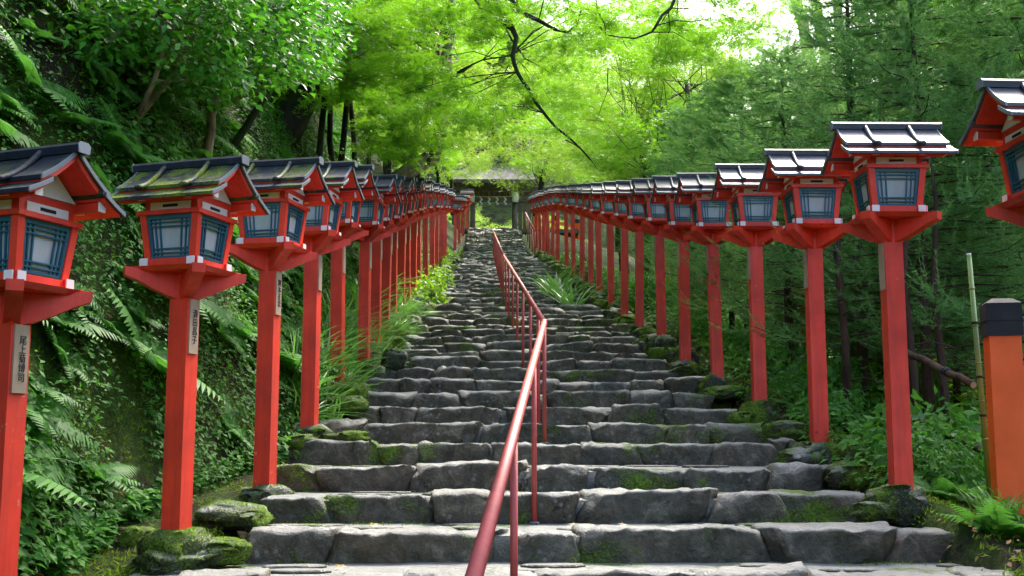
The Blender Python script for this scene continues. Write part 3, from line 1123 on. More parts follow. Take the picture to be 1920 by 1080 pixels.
# ------------------------------------------------------------------ the gate at the top
def gate():
    Yg = 69.0
    xl, xr = at(886, 400, Yg).x, at(966, 400, Yg).x
    zb = Z_TOP - .02
    cx = (xl + xr) / 2
    root = empty('shrine_gate', (cx, Yg, zb))
    tag(root, 'old wooden shrine gate with shingled roof at the top of the stairs', 'gate')
    W = xr - xl
    for sx in (-1, 1):
        for yy in (0, 2.2):
            MB().tube([(sx * W / 2, yy, 0), (sx * W / 2, yy, 3.75)], .15, 12).build('pillar', M['oldwood'], root, True)
    z_beam = at(925, 378, Yg).z - zb
    MB().box((0, 0, z_beam + .16), (W + 2.6, .2, .34)).build('main_beam', M['oldwood'], root)
    MB().box((0, 0, z_beam + .75), (W + 3.0, .24, .26)).build('upper_beam', M['oldwood'], root)
    for i in range(7):
        MB().box((-W / 2 - 1.0 + i * (W + 2.0) / 6, -.02, z_beam + .48), (.12, .16, .28)).build('strut', M['oldwood'], root)
    # side walls of boards
    for sx in (-1, 1):
        for j in range(4):
            MB().box((sx * (W / 2 + .30 + j * .27), .06, (z_beam) / 2), (.255, .05, z_beam)).build('wall_board', M['oldwood'], root)
    # rafters and roof: ridge across the path
    ze, zr = z_beam + 1.05, z_beam + 2.75
    half = W / 2 + 1.2
    for sy in (-1, 1):
        prof = []
        n = 6
        for i in range(n + 1):
            t_ = i / n
            prof.append((1.1 + sy * 2.5 * t_, zr + (ze - zr) * (t_ ** .8)))
        prof += [(a, b - .22) for a, b in prof[::-1]]
        MB().prism(prof, 'x', -half, half).build('roof', M['cedarshingle'], root)
        for i in range(15):
            xx = -half + .25 + i * (2 * half - .5) / 14
            a, b = Vector((xx, 1.1 + sy * .3, zr - .48)), Vector((xx, 1.1 + sy * 2.42, ze - .30))
            MB().tube([a, b], .05, 4).build('rafter', M['oldwood'], root)
    MB().box((0, 1.1, zr + .06), (2 * half + .2, .5, .28)).build('ridge', M['cedarshingle'], root)
    # zigzag paper streamers under the beam
    for i in range(4):
        x = at(902 + 15 * i, 400, Yg).x - cx
        zz, st = MB(), .13
        for j in range(4):
            zz.box((x + (.035 if j % 2 else -.035), -.16, z_beam + .22 - j * st), (.1, .012, st * .98), Matrix.Rotation(R(14 if j % 2 else -14), 3, 'Y'))
        zz.build('paper_streamer', M['white'], root)
    MB().tube([(xl - cx - .1, -.15, z_beam + .34)] + [(xl - cx + W * t_ / 8, -.15, z_beam + .30 - .05 * math.sin(math.pi * t_ / 8)) for t_ in range(9)], .035, 6).build('rope', M['drybamboo'], root, True)
    # white lanterns hung on the pillars
    for px, lab in ((966, 'white paper lantern hanging on the right pillar of the gate'), (884, 'white paper lantern on the left gate pillar beside the lantern row')):
        q0, q1 = at(px, 361, Yg - .3), at(px, 380, Yg - .3)
        h = q0.z - q1.z
        r_ = .20
        mb = MB()
        mb.tube([(0, 0, -h), (0, 0, -h + .02), (0, 0, -h + .06), (0, 0, -h / 2), (0, 0, -.06), (0, 0, -.02), (0, 0, 0)], [r_ * .55, r_ * .75, r_ * .95, r_, r_ * .95, r_ * .75, r_ * .55], 16)
        e = empty('paper_lantern', (q0.x, Yg - .34, q0.z))
        tag(e, lab, 'lantern', 'white lanterns at the gate')
        mb.build('shade', M['white'], e, True)
        MB().tube([(0, 0, -.01), (0, 0, .04)], r_ * .6, 12).build('cap', M['black'], e)
        MB().tube([(0, 0, -h - .04), (0, 0, -h + .01)], r_ * .6, 12).build('base_ring', M['black'], e)
        MB().tube([(0, 0, .03), (0, .05, .12), (0, .3, .16)], .012, 6).build('hook', M['black'], e)
    return Yg


YG = gate()


# ------------------------------------------------------------------ orange fences
def orange_fence(x, y, zb, ln, rz, h, label, pw=.19, n_post=2):
    root = empty('orange_fence', (x, y, zb), rz)
    tag(root, label, 'fence')
    for i in range(n_post):
        xx = ln * i
        q_ = MB().box((xx, 0, (h - .22) / 2 - .1), (pw, pw, h - .02)).build('fence_post', M['orange'], root)
        zc = h - .22 + .0
        c = MB()
        hw = pw / 2 + .012
        lo = [(xx - hw, -hw, zc), (xx + hw, -hw, zc), (xx + hw, hw, zc), (xx - hw, hw, zc)]
        hi = [(a * 1, b, zc + .215) for a, b, _ in lo]
        c.hexa(lo, hi)
        tp = [(xx + (a - xx) * .55, b * .55, zc + .25) for a, b, _ in lo]
        c.hexa([(a, b, zc + .2155) for a, b, _ in lo], tp)
        cap = c.build('post_cap', M['black'], root)
        MB().hexa([(a - .004 * (1 if a < xx else -1), b * 1.035, zc + .10) for a, b, _ in lo], [(a - .004 * (1 if a < xx else -1), b * 1.035, zc + .112) for a, b, _ in lo]).build('cap_band', M['black'], cap)
    for zr_ in (.40, .68):
        MB().box((ln * (n_post - 1) / 2, 0, h * zr_), (ln * (n_post - 1), pw * .55, .14)).build('fence_rail', M['orange'], root)
    MB().box((ln * (n_post - 1) / 2, 0, h * .10), (ln * (n_post - 1), pw * .55, .16)).build('fence_rail', M['orange'], root)
    return root


Yf = 7.7
b0, t0 = at(1900, 1010, Yf), at(1890, 570, Yf)
orange_fence(b0.x, Yf, b0.z, 1.7, R(-12), t0.z - b0.z, 'bright orange wooden fence with black post cap at the right edge', .20)
for px, py, ph, Yq, rz, lab in ((1004, 420, 398, 60.5, 38, 'small orange fence with dark caps beside the gate'), (1246, 470, 452, 30.5, 20, 'orange fence glimpsed between the right lantern posts')):
    q0, q1 = at(px, py, Yq), at(px, ph, Yq)
    zb = gz(q0.x, Yq)
    orange_fence(q0.x, Yq, min(zb, q0.z), 1.5, R(rz), max(.9, q1.z - min(zb, q0.z)), lab, .17, 3)

# ------------------------------------------------------------------ bamboo pole, log fence and screen at the right
pa, pb = at(1828, 476, 7.9), at(1866, 905, 7.9)
root = empty('bamboo_pole', (pb.x, 8.0, pb.z))
tag(root, 'thin green bamboo pole leaning beside the orange fence post', 'pole')
d = pa - pb
MB().tube([d * -.12, d], [.020, .016], 12).build('cane', M['bamboo'], root, True)
for i in range(1, 6):
    c = d * (i / 6 + .02)
    MB().tube([c - d.normalized() * .006, c, c + d.normalized() * .006], [.019, .0215, .019], 12).build('node_ring', M['bamboo'], root, True)
for t_ in (.29, .46, .70):
    c = d * t_
    MB().tube([c - d.normalized() * .008, c + d.normalized() * .008], .023, 10).build('twine', M['black'], root, True)
MB().tube([d, d * 1.012], .0155, 12).build('cut_end', M['white'], root, True)

for (a, b, Ya, Yb, lab) in (((1690, 655), (1825, 722), 10.2, 9.0, 'upper brown log rail sloping down behind the front right lantern'), ((1680, 770), (1852, 850), 10.2, 8.7, 'lower brown log rail tied with dark rope')):
    A, B = at(a[0], a[1], Ya), at(b[0], b[1], Yb)
    root = empty('log_rail', B)
    tag(root, lab, 'log', 'log rails at the right')
    pts = [(A - B) * (i / 6) + Vector((0, 0, .012 * math.sin(i * 2.1))) for i in range(7)]
    MB().tube(pts, [.030, .031, .029, .032, .030, .031, .029], 10).build('log', M['log'], root, True)
    e = (B - A).normalized()
    MB().tube([e * -.002, e * .004], .025, 10).build('cut_end', M['logend'], root)
    for t_ in (.33, .36):
        c = (A - B) * t_
        MB().tube([c - e * .012, c + e * .012], .037, 10).build('rope_tie', M['black'], root, True)

# bamboo screen
q0, q1 = at(1738, 872, 11.0), at(1812, 780, 11.0)
root = empty('bamboo_screen', (q0.x, 11.0, q0.z))
tag(root, 'yellow bamboo slat screen low behind the log rails', 'screen')
n = 16
for i in range(n):
    z_ = (q1.z - q0.z) * (i + .5) / n
    MB().tube([(-.05, 0, z_), (q1.x - q0.x + .25, .03, z_)], (q1.z - q0.z) / n * .46, 6).build('slat', M['drybamboo'], root, True)
for x in (.02, .2, .38):
    MB().box((x, -.018, (q1.z - q0.z) / 2), (.02, .012, q1.z - q0.z)).build('binding', M['log'], root)

# building glimpsed at the upper right edge
Yb_ = 22.0
q0, q1 = at(1880, 150, Yb_), at(1935, 88, Yb_)
root = empty('house', (q0.x + 3.3, Yb_ + 2, gz(q0.x + 3.3, Yb_ + 2)))
zb = root.location.z
tag(root, 'beige walled house with dark eaves at the upper right edge', 'house')
MB().box((0, 0, (q1.z - zb) / 2 - .5), (4.4, 4.0, q1.z - zb + 1)).build('wall', M['plaster'], root)
MB().prism([(-2.9, q1.z - zb - .05), (0, q1.z - zb + 1.5), (2.9, q1.z - zb - .05), (2.9, q1.z - zb + .1), (0, q1.z - zb + 1.68), (-2.9, q1.z - zb + .1)], 'x', -2.7, 2.7).build('roof', M['oldwood'], root)
for i in range(5):
    MB().box((-2.0 + i, -2.03, q1.z - zb - .8), (.12, .08, 1.6)).build('timber', M['oldwood'], root)


# ------------------------------------------------------------------ rocks beside the stairs
def rock_mesh(seed, mat, name='rock'):
    me = stone_mesh(1, 1, 1, (7, 7, 6), .20, seed, mat, name, p=2.6)
    for v in me.vertices:
        v.co.y -= .5
        v.co.z += .5
    return me


ROCKS = [rock_mesh(200 + i, M['mossrock']) for i in range(6)]


def moss_fuzz(me, seed, n=2600, ln=.035):
    rng = np.random.default_rng(seed)
    me.calc_loop_triangles()
    co = np.array([v.co for v in me.vertices])
    T_ = np.array([t.vertices for t in me.loop_triangles])
    a, b, c = co[T_[:, 0]], co[T_[:, 1]], co[T_[:, 2]]
    fn = np.cross(b - a, c - a)
    ar = np.linalg.norm(fn, axis=1)
    fn = fn / ar[:, None]
    cen = (a + b + c) / 3
    w = ar * np.clip(fn[:, 2] + .25, 0, 1) * (vnoise(cen[:, 0] + seed, cen[:, 1], .35, seed) > -.25)
    pick = rng.choice(len(T_), n, p=w / w.sum())
    u, v = rng.random(n), rng.random(n)
    fl = u + v > 1
    u[fl], v[fl] = 1 - u[fl], 1 - v[fl]
    P = a[pick] + u[:, None] * (b - a)[pick] + v[:, None] * (c - a)[pick]
    N = fn[pick]
    T = N + rng.normal(size=(n, 3)) * .45
    blade = (np.array([(-.22, -.2, 0), (.22, -.2, 0), (0, 1, 0)]), np.array([(0, 1, 2)]))
    return np_mesh('moss', *leaves(P, rand_dirs(n, rng), T, ln * rng.uniform(.5, 1.3, n), blade), M['moss'])


MOSSES = [moss_fuzz(m_, 900 + i_) for i_, m_ in enumerate(ROCKS)]
rocks = []


def rock(x, y, z, sx, sy, sz, i, label, grp=None):
    o = link('mossy_rock', ROCKS[i % 6], None, (x, y, z), (random.uniform(-.2, .2), random.uniform(-.2, .2), random.uniform(0, 6)))
    o.scale = (sx, sy, sz)
    tag(o, label, 'rock', grp or 'mossy rocks edging the stairs')
    tag(link('moss', MOSSES[i % 6], o), kind='stuff')
    rocks.append(o)
    return o


# (pixel centre, distance, size in metres)
for i, (px, py, Y, w, h, lab) in enumerate((
        (315, 1035, 6.85, .62, .26, 'large mossy rock under the moss-roofed lantern post'),
        (415, 1020, 6.9, .38, .24, 'bright mossy rock right of the moss-roofed lantern foot'),
        (435, 955, 7.75, .58, .26, 'long moss-covered block at the left end of the second step'),
        (255, 1000, 7.3, .30, .28, 'dark rounded rock left of the moss-roofed lantern foot'),
        (170, 990, 7.6, .36, .40, 'dark wet rock at the foot of the bank on the left'),
        (560, 818, 9.9, .45, .2, 'mossy rock in front of the fourth left lantern post'),
        (650, 812, 10.0, .5, .2, 'bright green mossy stone right of the fourth left post'),
        (640, 750, 11.6, .7, .3, 'mossy mound below the drooping grass on the left'),
        (740, 665, 14.2, .45, .4, 'mossy stone at the left stair edge under the grass'),
        (1640, 945, 7.75, .42, .2, 'mossy rock left of the front right lantern foot'),
        (1500, 850, 9.3, .40, .28, 'dark moss mound in front of the third right lantern post'),
        (1600, 880, 8.8, .5, .3, 'dark mossy rock between the front right lantern posts'),
        (1480, 800, 10.2, .55, .3, 'dark mossy block at the right end of the fifth step'),
        (1395, 775, 11.2, .36, .22, 'mossy rock under the fourth right lantern post'),
        (1360, 728, 12.8, .6, .25, 'mossy kerb stone under the fifth right lantern post'),
        (1275, 695, 14.2, .6, .25, 'mossy kerb stone under the sixth right lantern post'),
        (1880, 1060, 7.0, .5, .3, 'bright mossy mound at the lower right corner'),
        (1780, 990, 7.7, .7, .35, 'dark mossy mound below the ferns at lower right'))):
    c = at(px, py, Y)
    rock(c.x, Y + .06, c.z - .05, w * .78, w * .62, h * .62, i, lab)
for i, (X, Y, zb) in enumerate(lantern_feet):
    if Y < 20 and zb - gz(X, Y) > .03 and 0 < i != len(LEFT):
        hgt = max(.16, zb - gz(X, Y) + .10)
        side_ = 'left' if i < len(LEFT) else 'right'
        o = rock(X, Y + .03, zb - hgt * .40, .40, .38, hgt, i, 'flat mossy footing rock under the post of the %s %s lantern' % (ORD[i if side_ == 'left' else i - len(LEFT)], side_), 'footing rocks')
        o.rotation_euler = (0, 0, i)
for side in (-1, 1):
    y = 12.0 if side < 0 else 15.0
    while y < 46:
        x = (-1.52 + .006 * y if side < 0 else 2.46 - .012 * (y - 12)) + random.uniform(-.1, .1)
        s = random.uniform(.3, .55)
        rock(x, y, float(s_of(y)) - .04, s, s * random.uniform(.7, 1.3), random.uniform(.2, .42), random.randint(0, 5),
             'mossy rock at the stair edge beside the %s' % near_lantern(y, 'left' if side < 0 else 'right'), 'mossy rocks along the %s stair edge' % ('left' if side < 0 else 'right'))
        y += random.uniform(.45, 1.1)


# ------------------------------------------------------------------ plants: shared meshes
def frond_verts(L, rng, npin=18, width=.24, curl=.5):
    """one fern frond along +y rising then arching, tri arrays"""
    P, N, T, S = [], [], [], []
    for i in range(npin):
        t = (i + 1.5) / (npin + 1)
        ang = R(62) - curl * t * 1.9
        # integrate arch
        y = L * (math.sin(R(62)) * 0 + t * (0.55 + .40 * t))
        z = L * (.62 * t - .70 * curl * t * t)
        tang = np.array([0, .55 + .8 * t, .62 - 1.4 * curl * t])
        tang /= np.linalg.norm(tang)
        nrm = np.array([0, -tang[2], tang[1]])
        ln = L * width * (math.sin(math.pi * min(1, (t * .92 + .14))) ** .8) * 1.15
        for s in (-1, 1):
            P.append((0, y, z))
            d = np.array([s * .92, 0, 0]) + tang * .38 - nrm * .10 + rng.normal(size=3) * .04
            T.append(d)
            N.append(nrm + np.array([s * .25, 0, 0]))
            S.append(ln)
    P, N, T, S = map(np.array, (P, N, T, S))
    pin = (np.array([(-.10, .0, 0), (.10, 0, 0), (-.085, .45, 0), (.085, .45, 0), (0, 1, -.06)]), np.array([(0, 1, 3), (0, 3, 2), (2, 3, 4)]))
    return leaves(P, N, T, S, pin)


def fern_mesh(seed, mat, n=8, L=.55):
    rng = np.random.default_rng(seed)
    parts = []
    for i in range(n):
        l = L * rng.uniform(.7, 1.1)
        v, t = frond_verts(l, rng, curl=rng.uniform(.35, .75))
        a = 2 * math.pi * i / n + rng.uniform(-.4, .4)
        c, s = math.cos(a), math.sin(a)
        v = v @ np.array([[c, s, 0], [-s, c, 0], [0, 0, 1]])
        parts.append((v, t))
        # stalk
        arc = np.array([[0, l * q * (.55 + .4 * q), l * (.62 * q - .38 * q * q)] for q in np.linspace(0, .9, 5)]) @ np.array([[c, s, 0], [-s, c, 0], [0, 0, 1]])
        w = np.array([-s, c, 0])[[1, 0, 2]] * .003
        sv = np.concatenate([arc - w, arc + w])
        st = np.array([(i_, i_ + 1, 5 + i_ + 1) for i_ in range(4)] + [(i_, 5 + i_ + 1, 5 + i_) for i_ in range(4)])
        parts.append((sv, st))
    V, T = join(parts)
    return np_mesh('fern', V, T, mat, False)


def clump_mesh(seed, mat, n=60, L=.7, w=.012, spread=.9, droop=1.0):
    """arching grass blades"""
    rng = np.random.default_rng(seed)
    parts = []
    m = 7
    for i in range(n):
        a = rng.uniform(0, 2 * math.pi)
        l = L * rng.uniform(.55, 1.15)
        lean = rng.uniform(.25, spread)
        dr = droop * rng.uniform(.6, 1.2)
        dirx = np.array([math.cos(a), math.sin(a), 0])
        side = np.array([-math.sin(a), math.cos(a), 0])
        t = np.linspace(0, 1, m)
        x = l * (lean * t + .25 * dr * t * t)
        z = l * (.85 * t - .62 * dr * t * t * lean)
        base = rng.normal(size=3) * [.05, .05, 0]
        cpts = base + x[:, None] * dirx + z[:, None] * np.array([0, 0, 1])
        ww = w * rng.uniform(.6, 1.2) * (1 - t ** 2.2) * (.5 + t) + .0008
        l_, r_ = cpts - ww[:, None] * side, cpts + ww[:, None] * side
        V = np.concatenate([l_, r_])
        T = np.array([(j, m + j, m + j + 1) for j in range(m - 1)] + [(j, m + j + 1, j + 1) for j in range(m - 1)])
        parts.append((V, T))
    V, T = join(parts)
    return np_mesh('grass', V, T, mat, False)


def bush_cloud(seed, n, rad, size, shape, flat=.5):
    rng = np.random.default_rng(seed)
    d = rand_dirs(n, rng)
    r = rng.uniform(.35, 1, n) ** .6
    P = d * r[:, None] * np.array(rad)
    P[:, 2] = np.abs(P[:, 2])
    lump = 1 + .25 * np.sin(d[:, 0] * 5 + seed) * np.cos(d[:, 1] * 6 + d[:, 2] * 4)
    P *= lump[:, None]
    N = d * .6 + np.array([0, 0, flat]) + rng.normal(size=(n, 3)) * .5
    T = d + rng.normal(size=(n, 3)) * .7 + np.array([0, 0, -.3])
    return leaves(P, N, T, size * rng.uniform(.6, 1.25, n), shape)


FERNS = [fern_mesh(i, M['fern'], 7 + i % 3, .55) for i in range(4)]
FERNS_B = [fern_mesh(10 + i, M['fern_bright'], 8, .6) for i in range(3)]
GRASS = [clump_mesh(20 + i, M['grass'], 55, .75) for i in range(4)]
GRASS_WIDE = [clump_mesh(30 + i, M['grass'], 34, .62, .022, .8, .9) for i in range(3)]


def plant(name, me, x, y, sc, label, cat, grp, tilt=0.0, tiltdir=0.0, dz=-.02, part='foliage'):
    o = link(name, me, None, (x, y, gz(x, y) + dz))
    o.rotation_mode = 'QUATERNION'
    ax = Vector((-math.sin(tiltdir), math.cos(tiltdir), 0))
    from mathutils import Quaternion
    o.rotation_quaternion = Quaternion(ax, tilt) @ Quaternion((0, 0, 1), random.uniform(0, 6.28))
    o.scale = (sc * random.uniform(.85, 1.15),) * 3
    tag(o, label, cat, grp)
    return o


# ferns on the left bank
random.seed(21)
for i in range(270):
    y = random.uniform(6.4, 14.5) if i < 215 else random.uniform(14, 26)
    d = random.uniform(.12, 3.6)
    x = float(bank_foot(y)) - d
    # keep behind the near lantern posts and out of the lens
    if y < 6.8 and x > -2.6:
        continue
    plant('fern', random.choice(FERNS), x, y, random.uniform(.7, 1.35), 'dark green fern %s on the bank behind the %s' % (bank_height(y, x), near_lantern(y, 'left')), 'fern', 'ferns on the left bank', random.uniform(.4, 1.0), 0.0)
for i in range(42):
    y = random.uniform(12, 22)
    x = float(bank_foot(y)) - random.uniform(1.6, 4.4)
    plant('fern', random.choice(FERNS_B), x, y, random.uniform(1.0, 1.7), 'bright green fern %s on the bank above the %s' % (bank_height(y, x), near_lantern(y, 'left')), 'fern', 'bright ferns high on the bank', random.uniform(.2, .7), 0.0)
# ferns at the right
for i in range(58):
    y = random.uniform(6.9, 16)
    x = 2.95 + abs(random.gauss(0, 1)) * .9 if y > 8 else random.uniform(2.95, 3.9)
    if any(abs(x - fx) < .2 and abs(y - fy) < .25 for fx, fy, _ in lantern_feet):
        continue
    plant('fern', random.choice(FERNS), x, y, random.uniform(.4, .8), 'green fern on the ground beside the %s' % near_lantern(y, 'right'), 'fern', 'ferns behind the right row', random.uniform(0, .3), random.uniform(0, 6))
# drooping grass along the left row
for i in range(84):
    y = random.uniform(10.8, 21.5)
    x = -1.58 - random.uniform(-.06, .42)
    plant('grass_clump', random.choice(GRASS), x, y, random.uniform(.75, 1.15), 'long drooping grass clump at the foot of the %s' % near_lantern(y, 'left'), 'grass clump', 'drooping grass on the left', random.uniform(.15, .5), 0.0, 0.05)
for i in range(40):
    y = random.uniform(8.5, 17)
    x = float(bank_foot(y)) - random.uniform(2.2, 4.2)
    plant('grass_clump', random.choice(GRASS), x, y, random.uniform(.8, 1.3), 'pale long grass hanging on the bank above the %s' % near_lantern(y, 'left'), 'grass clump', 'hanging grass on the bank', random.uniform(.5, 1.1), 0.0)
# strap-leaved clumps at the right edge of the upper stairs
for px, py, Y in ((1040, 500, 26.5), (1058, 508, 25.0), (1030, 492, 29.0), (1075, 520, 24.0), (1050, 490, 28.0)):
    c = at(px, py, Y)
    plant('strap_leaf_plant', random.choice(GRASS_WIDE), c.x, Y, 1.5, 'leafy green strap-leaved plant at the right edge of the upper stairs', 'plant', 'strap-leaved plants', .1, 3.1, .1)
for px, Y in ((1880, 7.4), (1905, 7.6), (1850, 7.9)):
    c = at(px, 1000, Y)
    plant('strap_leaf_plant', random.choice(GRASS_WIDE), c.x, Y, .55, 'small strap-leaved plant in front of the orange fence', 'plant', 'plants before the orange fence', .1, 3.1, .02)

# lime green shrubs on the left edge high up
LIME = [np_mesh('foliage', *bush_cloud(40 + i, 1500, (.5, .5, .6), .095, OVATE), M['yellowgreen']) for i in range(2)]
for i, (px, py, Y) in enumerate(((835, 470, 33), (826, 490, 29), (815, 508, 26.5), (800, 520, 24.5), (838, 452, 37), (790, 535, 23), (842, 445, 42))):
    c = at(px, py, Y)
    o = plant('lime_shrub', LIME[i % 2], c.x - .15, Y, random.uniform(.8, 1.2), 'lime green leafy shrub against the far left lantern posts', 'shrub', 'lime shrubs on the left edge', 0, 0, .15)
# bright bushes and coloured growth behind the gate
for i in range(16):
    px = 880 + 130 * random.random()
    Y = random.uniform(74, 80)
    c = at(px, 420, Y)
    o = plant('garden_shrub', LIME[i % 2] if i % 3 else FERNS_B[i % 3], c.x, Y, random.uniform(2.0, 3.2), 'sunlit shrub seen through the gate opening', 'shrub', 'shrubs behind the gate', 0, 0, .2)

# leafy undergrowth right
UNDER = [np_mesh('foliage', *bush_cloud(60 + i, 700, (.45, .45, .5), .085, LANCE if i == 2 else OVATE), M['fern']) for i in range(3)]
for i in range(95):
    y = random.uniform(8.2, 24)
    x = 3.1 + random.random() ** 1.3 * 3.4
    plant('undergrowth_shrub', UNDER[i % 3], x, y, random.uniform(.6, 1.3), 'low leafy shrub %s the %s' % ('close behind' if x < 4.2 else 'far behind', near_lantern(y, 'right')), 'shrub', 'undergrowth on the right', 0, 0, .05)
for i in range(14):
    y = random.uniform(9.5, 14)
    x = .42 * y + random.uniform(-.6, 1.2)
    plant('undergrowth_shrub', LIME[i % 2], x, y + 3, random.uniform(.8, 1.4), 'pale sunlit shrub %s beyond the right fence' % ('near' if y < 12 else 'farther off'), 'shrub', 'sunlit shrubs at the far right', 0, 0, .1)


# ------------------------------------------------------------------ uncountable cover: leaves on the bank, moss tufts
def cover_leaves(n, xy, size, shape, rng, lift=.05):
    x, y = xy
    z = ground_z(x, y)
    e = .05
    nx_ = -(ground_z(x + e, y) - ground_z(x - e, y)) / (2 * e)
    ny__ = -(ground_z(x, y + e) - ground_z(x, y - e)) / (2 * e)
    N = np.stack([nx_, ny__, np.ones_like(x)], -1)
    N /= np.linalg.norm(N, axis=1, keepdims=True)
    P = np.stack([x, y, z], -1) + N * rng.uniform(0, lift, len(x))[:, None]
    LN = N * .8 + np.array([0.1, -.1, .7]) + rng.normal(size=N.shape) * .45
    T = N * .5 + np.array([0, 0, -.5]) + rng.normal(size=N.shape) * .7
    return leaves(P, LN, T, size, shape)


rng = np.random.default_rng(5)
n = 230000
y = 5.5 + rng.random(n) ** 1.7 * 34
d = rng.random(n) ** 1.15 * 5.5
x = bank_foot(y) - d + .15
keep = (vnoise(x, y + x * .8, .55, 5) + .6 * vnoise(x, y, .2, 6) > -.55) & ~((y < 6.6) & (x > -2.5))
x, y = x[keep], y[keep]
big = vnoise(x, y, .8, 9)
sz = np.where(big > .2, .070, .042) * rng.uniform(.6, 1.3, len(x)) * (1 + .02 * y)
v1 = cover_leaves(len(x), (x, y), sz, OVATE, rng, .16)
o = link('bank_leaf_cover', np_mesh('bank_leaf_cover', *v1, M['cover']))
tag(o, 'dense small leaves covering the steep left bank', 'ground cover', None, 'stuff')
n = 34000
y = 7.0 + rng.random(n) ** 1.4 * 38
x = 2.75 + rng.random(n) ** 1.3 * 6
keep = vnoise(x, y, .6, 12) + .5 * vnoise(x, y, .2, 13) > -.15
x, y = x[keep], y[keep]
v1 = cover_leaves(len(x), (x, y), .06 * rng.uniform(.6, 1.4, len(x)) * (1 + .02 * y), OVATE, rng, .22)
o = link('forest_floor_leaves', np_mesh('forest_floor_leaves', *v1, M['cover']))
tag(o, 'low leafy cover on the ground under the cedars at right', 'ground cover', None, 'stuff')

# moss and small tufts where treads meet the next risers
parts = []
for k in range(0, 16):
    y1, z1 = STEPS[k + 1][0], STEPS[k][1]
    n = 1500 if k < 8 else 700
    x = rng.uniform(-1.55, 2.6, n)
    yy = y1 - np.abs(rng.normal(size=n)) * .07 + .02
    keep = (vnoise(x, np.full(n, k * 3.7), .32, 21) + .8 * smooth(-.6, -1.4, x) + .5 * smooth(1.8, 2.6, x)) > .28
    x, yy = x[keep], yy[keep]
    m = len(x)
    P = np.stack([x, yy, np.full(m, z1 - .012)], -1)
    T = np.array([0, -.3, 1.0]) + rng.normal(size=(m, 3)) * .5
    blade = (np.array([(-.2, 0, 0), (.2, 0, 0), (0, 1, 0)]), np.array([(0, 1, 2)]))
    parts.append(leaves(P, rand_dirs(m, rng), T, rng.uniform(.012, .034, m), blade))
o = link('step_moss', np_mesh('step_moss', *join(parts), M['moss']), stairs)
o.matrix_parent_inverse = Matrix.Translation(-stairs.location)
tag(o, 'green moss in the corners of the steps', kind='stuff')

n = 90000
y = 6.2 + rng.random(n) ** 1.5 * 12
zone = rng.random(n)
x = np.where(zone < .25, -2.7 + rng.random(n) * 1.25, np.where(zone < .35, 2.55 + rng.random(n) * .9, bank_foot(y) - rng.random(n) * 3.2))
keep = vnoise(x, y, .3, 31) + .6 * vnoise(x, y, .1, 32) > -.2
x, y = x[keep], y[keep]
m = len(x)
P = np.stack([x, y, ground_z(x, y) - .004], -1)
T = np.array([.35, -.25, .6]) + rng.normal(size=(m, 3)) * .5
blade = (np.array([(-.16, 0, 0), (.16, 0, 0), (0, 1, 0)]), np.array([(0, 1, 2)]))
o = link('moss_carpet', np_mesh('moss_carpet', *leaves(P, rand_dirs(m, rng), T, rng.uniform(.018, .05, m), blade), M['moss']))
tag(o, 'soft green moss on the soil at the foot of the bank and steps', 'moss', None, 'stuff')

# dead leaves caught on the bank and along the step ends
n = 1500
y = 6.3 + rng.random(n) ** 1.4 * 16
left = rng.random(n) < .6
x = np.where(left, bank_foot(y) - rng.random(n) * 2.2 + .25, 2.6 + rng.random(n) * 1.3)
o = link('leaf_litter', np_mesh('leaf_litter', *cover_leaves(n, (x, y), .05 * rng.uniform(.5, 1.2, n), OVATE, rng, .10), M['litter']))
tag(o, 'brown dead leaves scattered on the bank and beside the steps', 'leaf litter', None, 'stuff')

# a few fallen leaves on the lowest steps
random.seed(5)
for i, (px, py, k) in enumerate(((1076, 982, 1), (1108, 983, 1), (1166, 982, 1), (640, 1052, 0), (1230, 915, 2), (700, 985, 1))):
    Y = STEPS[k][0] + .42 + .1 * random.random()
    c = at(px, py, Y)
    v, t = leaves(np.zeros((1, 3)), np.array([[.1, -.3, 1.]]), rand_dirs(1, RNG), [.05], STAR)
    o = link('fallen_leaf', np_mesh('fallen_leaf', v, t, M['fallen']), None, (c.x, Y, STEPS[k][1] + .012))
    tag(o, 'tiny yellow fallen leaf lying on a low step', 'leaf', 'fallen leaves on the steps')


# ------------------------------------------------------------------ trees
def curve(a, b, bend, n=6, rng=None, jit=.0):
    a, b = np.array(a, float), np.array(b, float)
    out = []
    for i in range(n + 1):
        t = i / n
        p_ = a + (b - a) * t + np.array(bend) * (4 * t * (1 - t))
        if rng is not None and 0 < i < n:
            p_ = p_ + rng.normal(size=3) * jit
        out.append(p_)
    return out


def maple_crown(centers, rng, leaf, per, rad, thick=.12, droop=.35, out_from=None):
    """flat layered sprays of star leaves"""
    parts = []
    for c in centers:
        n = int(per * rng.uniform(.7, 1.3))
        r = rad * rng.uniform(.65, 1.3)
        ang = rng.uniform(0, 2 * math.pi, n)
        # finger-like outline
        ph = rng.uniform(0, 6.28)
        lob = .72 + .28 * np.cos(ang * 5 + ph) * np.cos(ang * 2 + ph * 2)
        rr = np.sqrt(rng.random(n)) * r * lob
        P = np.stack([rr * np.cos(ang), rr * np.sin(ang) * .8, rng.normal(size=n) * thick - droop * (rr / r) ** 2 * r * .5], -1)
        tilt = Matrix.Rotation(rng.normal() * .22, 3, 'X') @ Matrix.Rotation(rng.normal() * .22, 3, 'Y') @ Matrix.Rotation(rng.uniform(0, 6.28), 3, 'Z')
        P = P @ np.array(tilt).T + np.array(c)
        N = np.array([0, 0, 1.0]) + rng.normal(size=(n, 3)) * .38
        T = np.stack([np.cos(ang), np.sin(ang), -.3 * np.ones(n)], -1) + rng.normal(size=(n, 3)) * .5
        parts.append(leaves(P, N, T, leaf * rng.uniform(.65, 1.25, n), STAR))
    return join(parts)


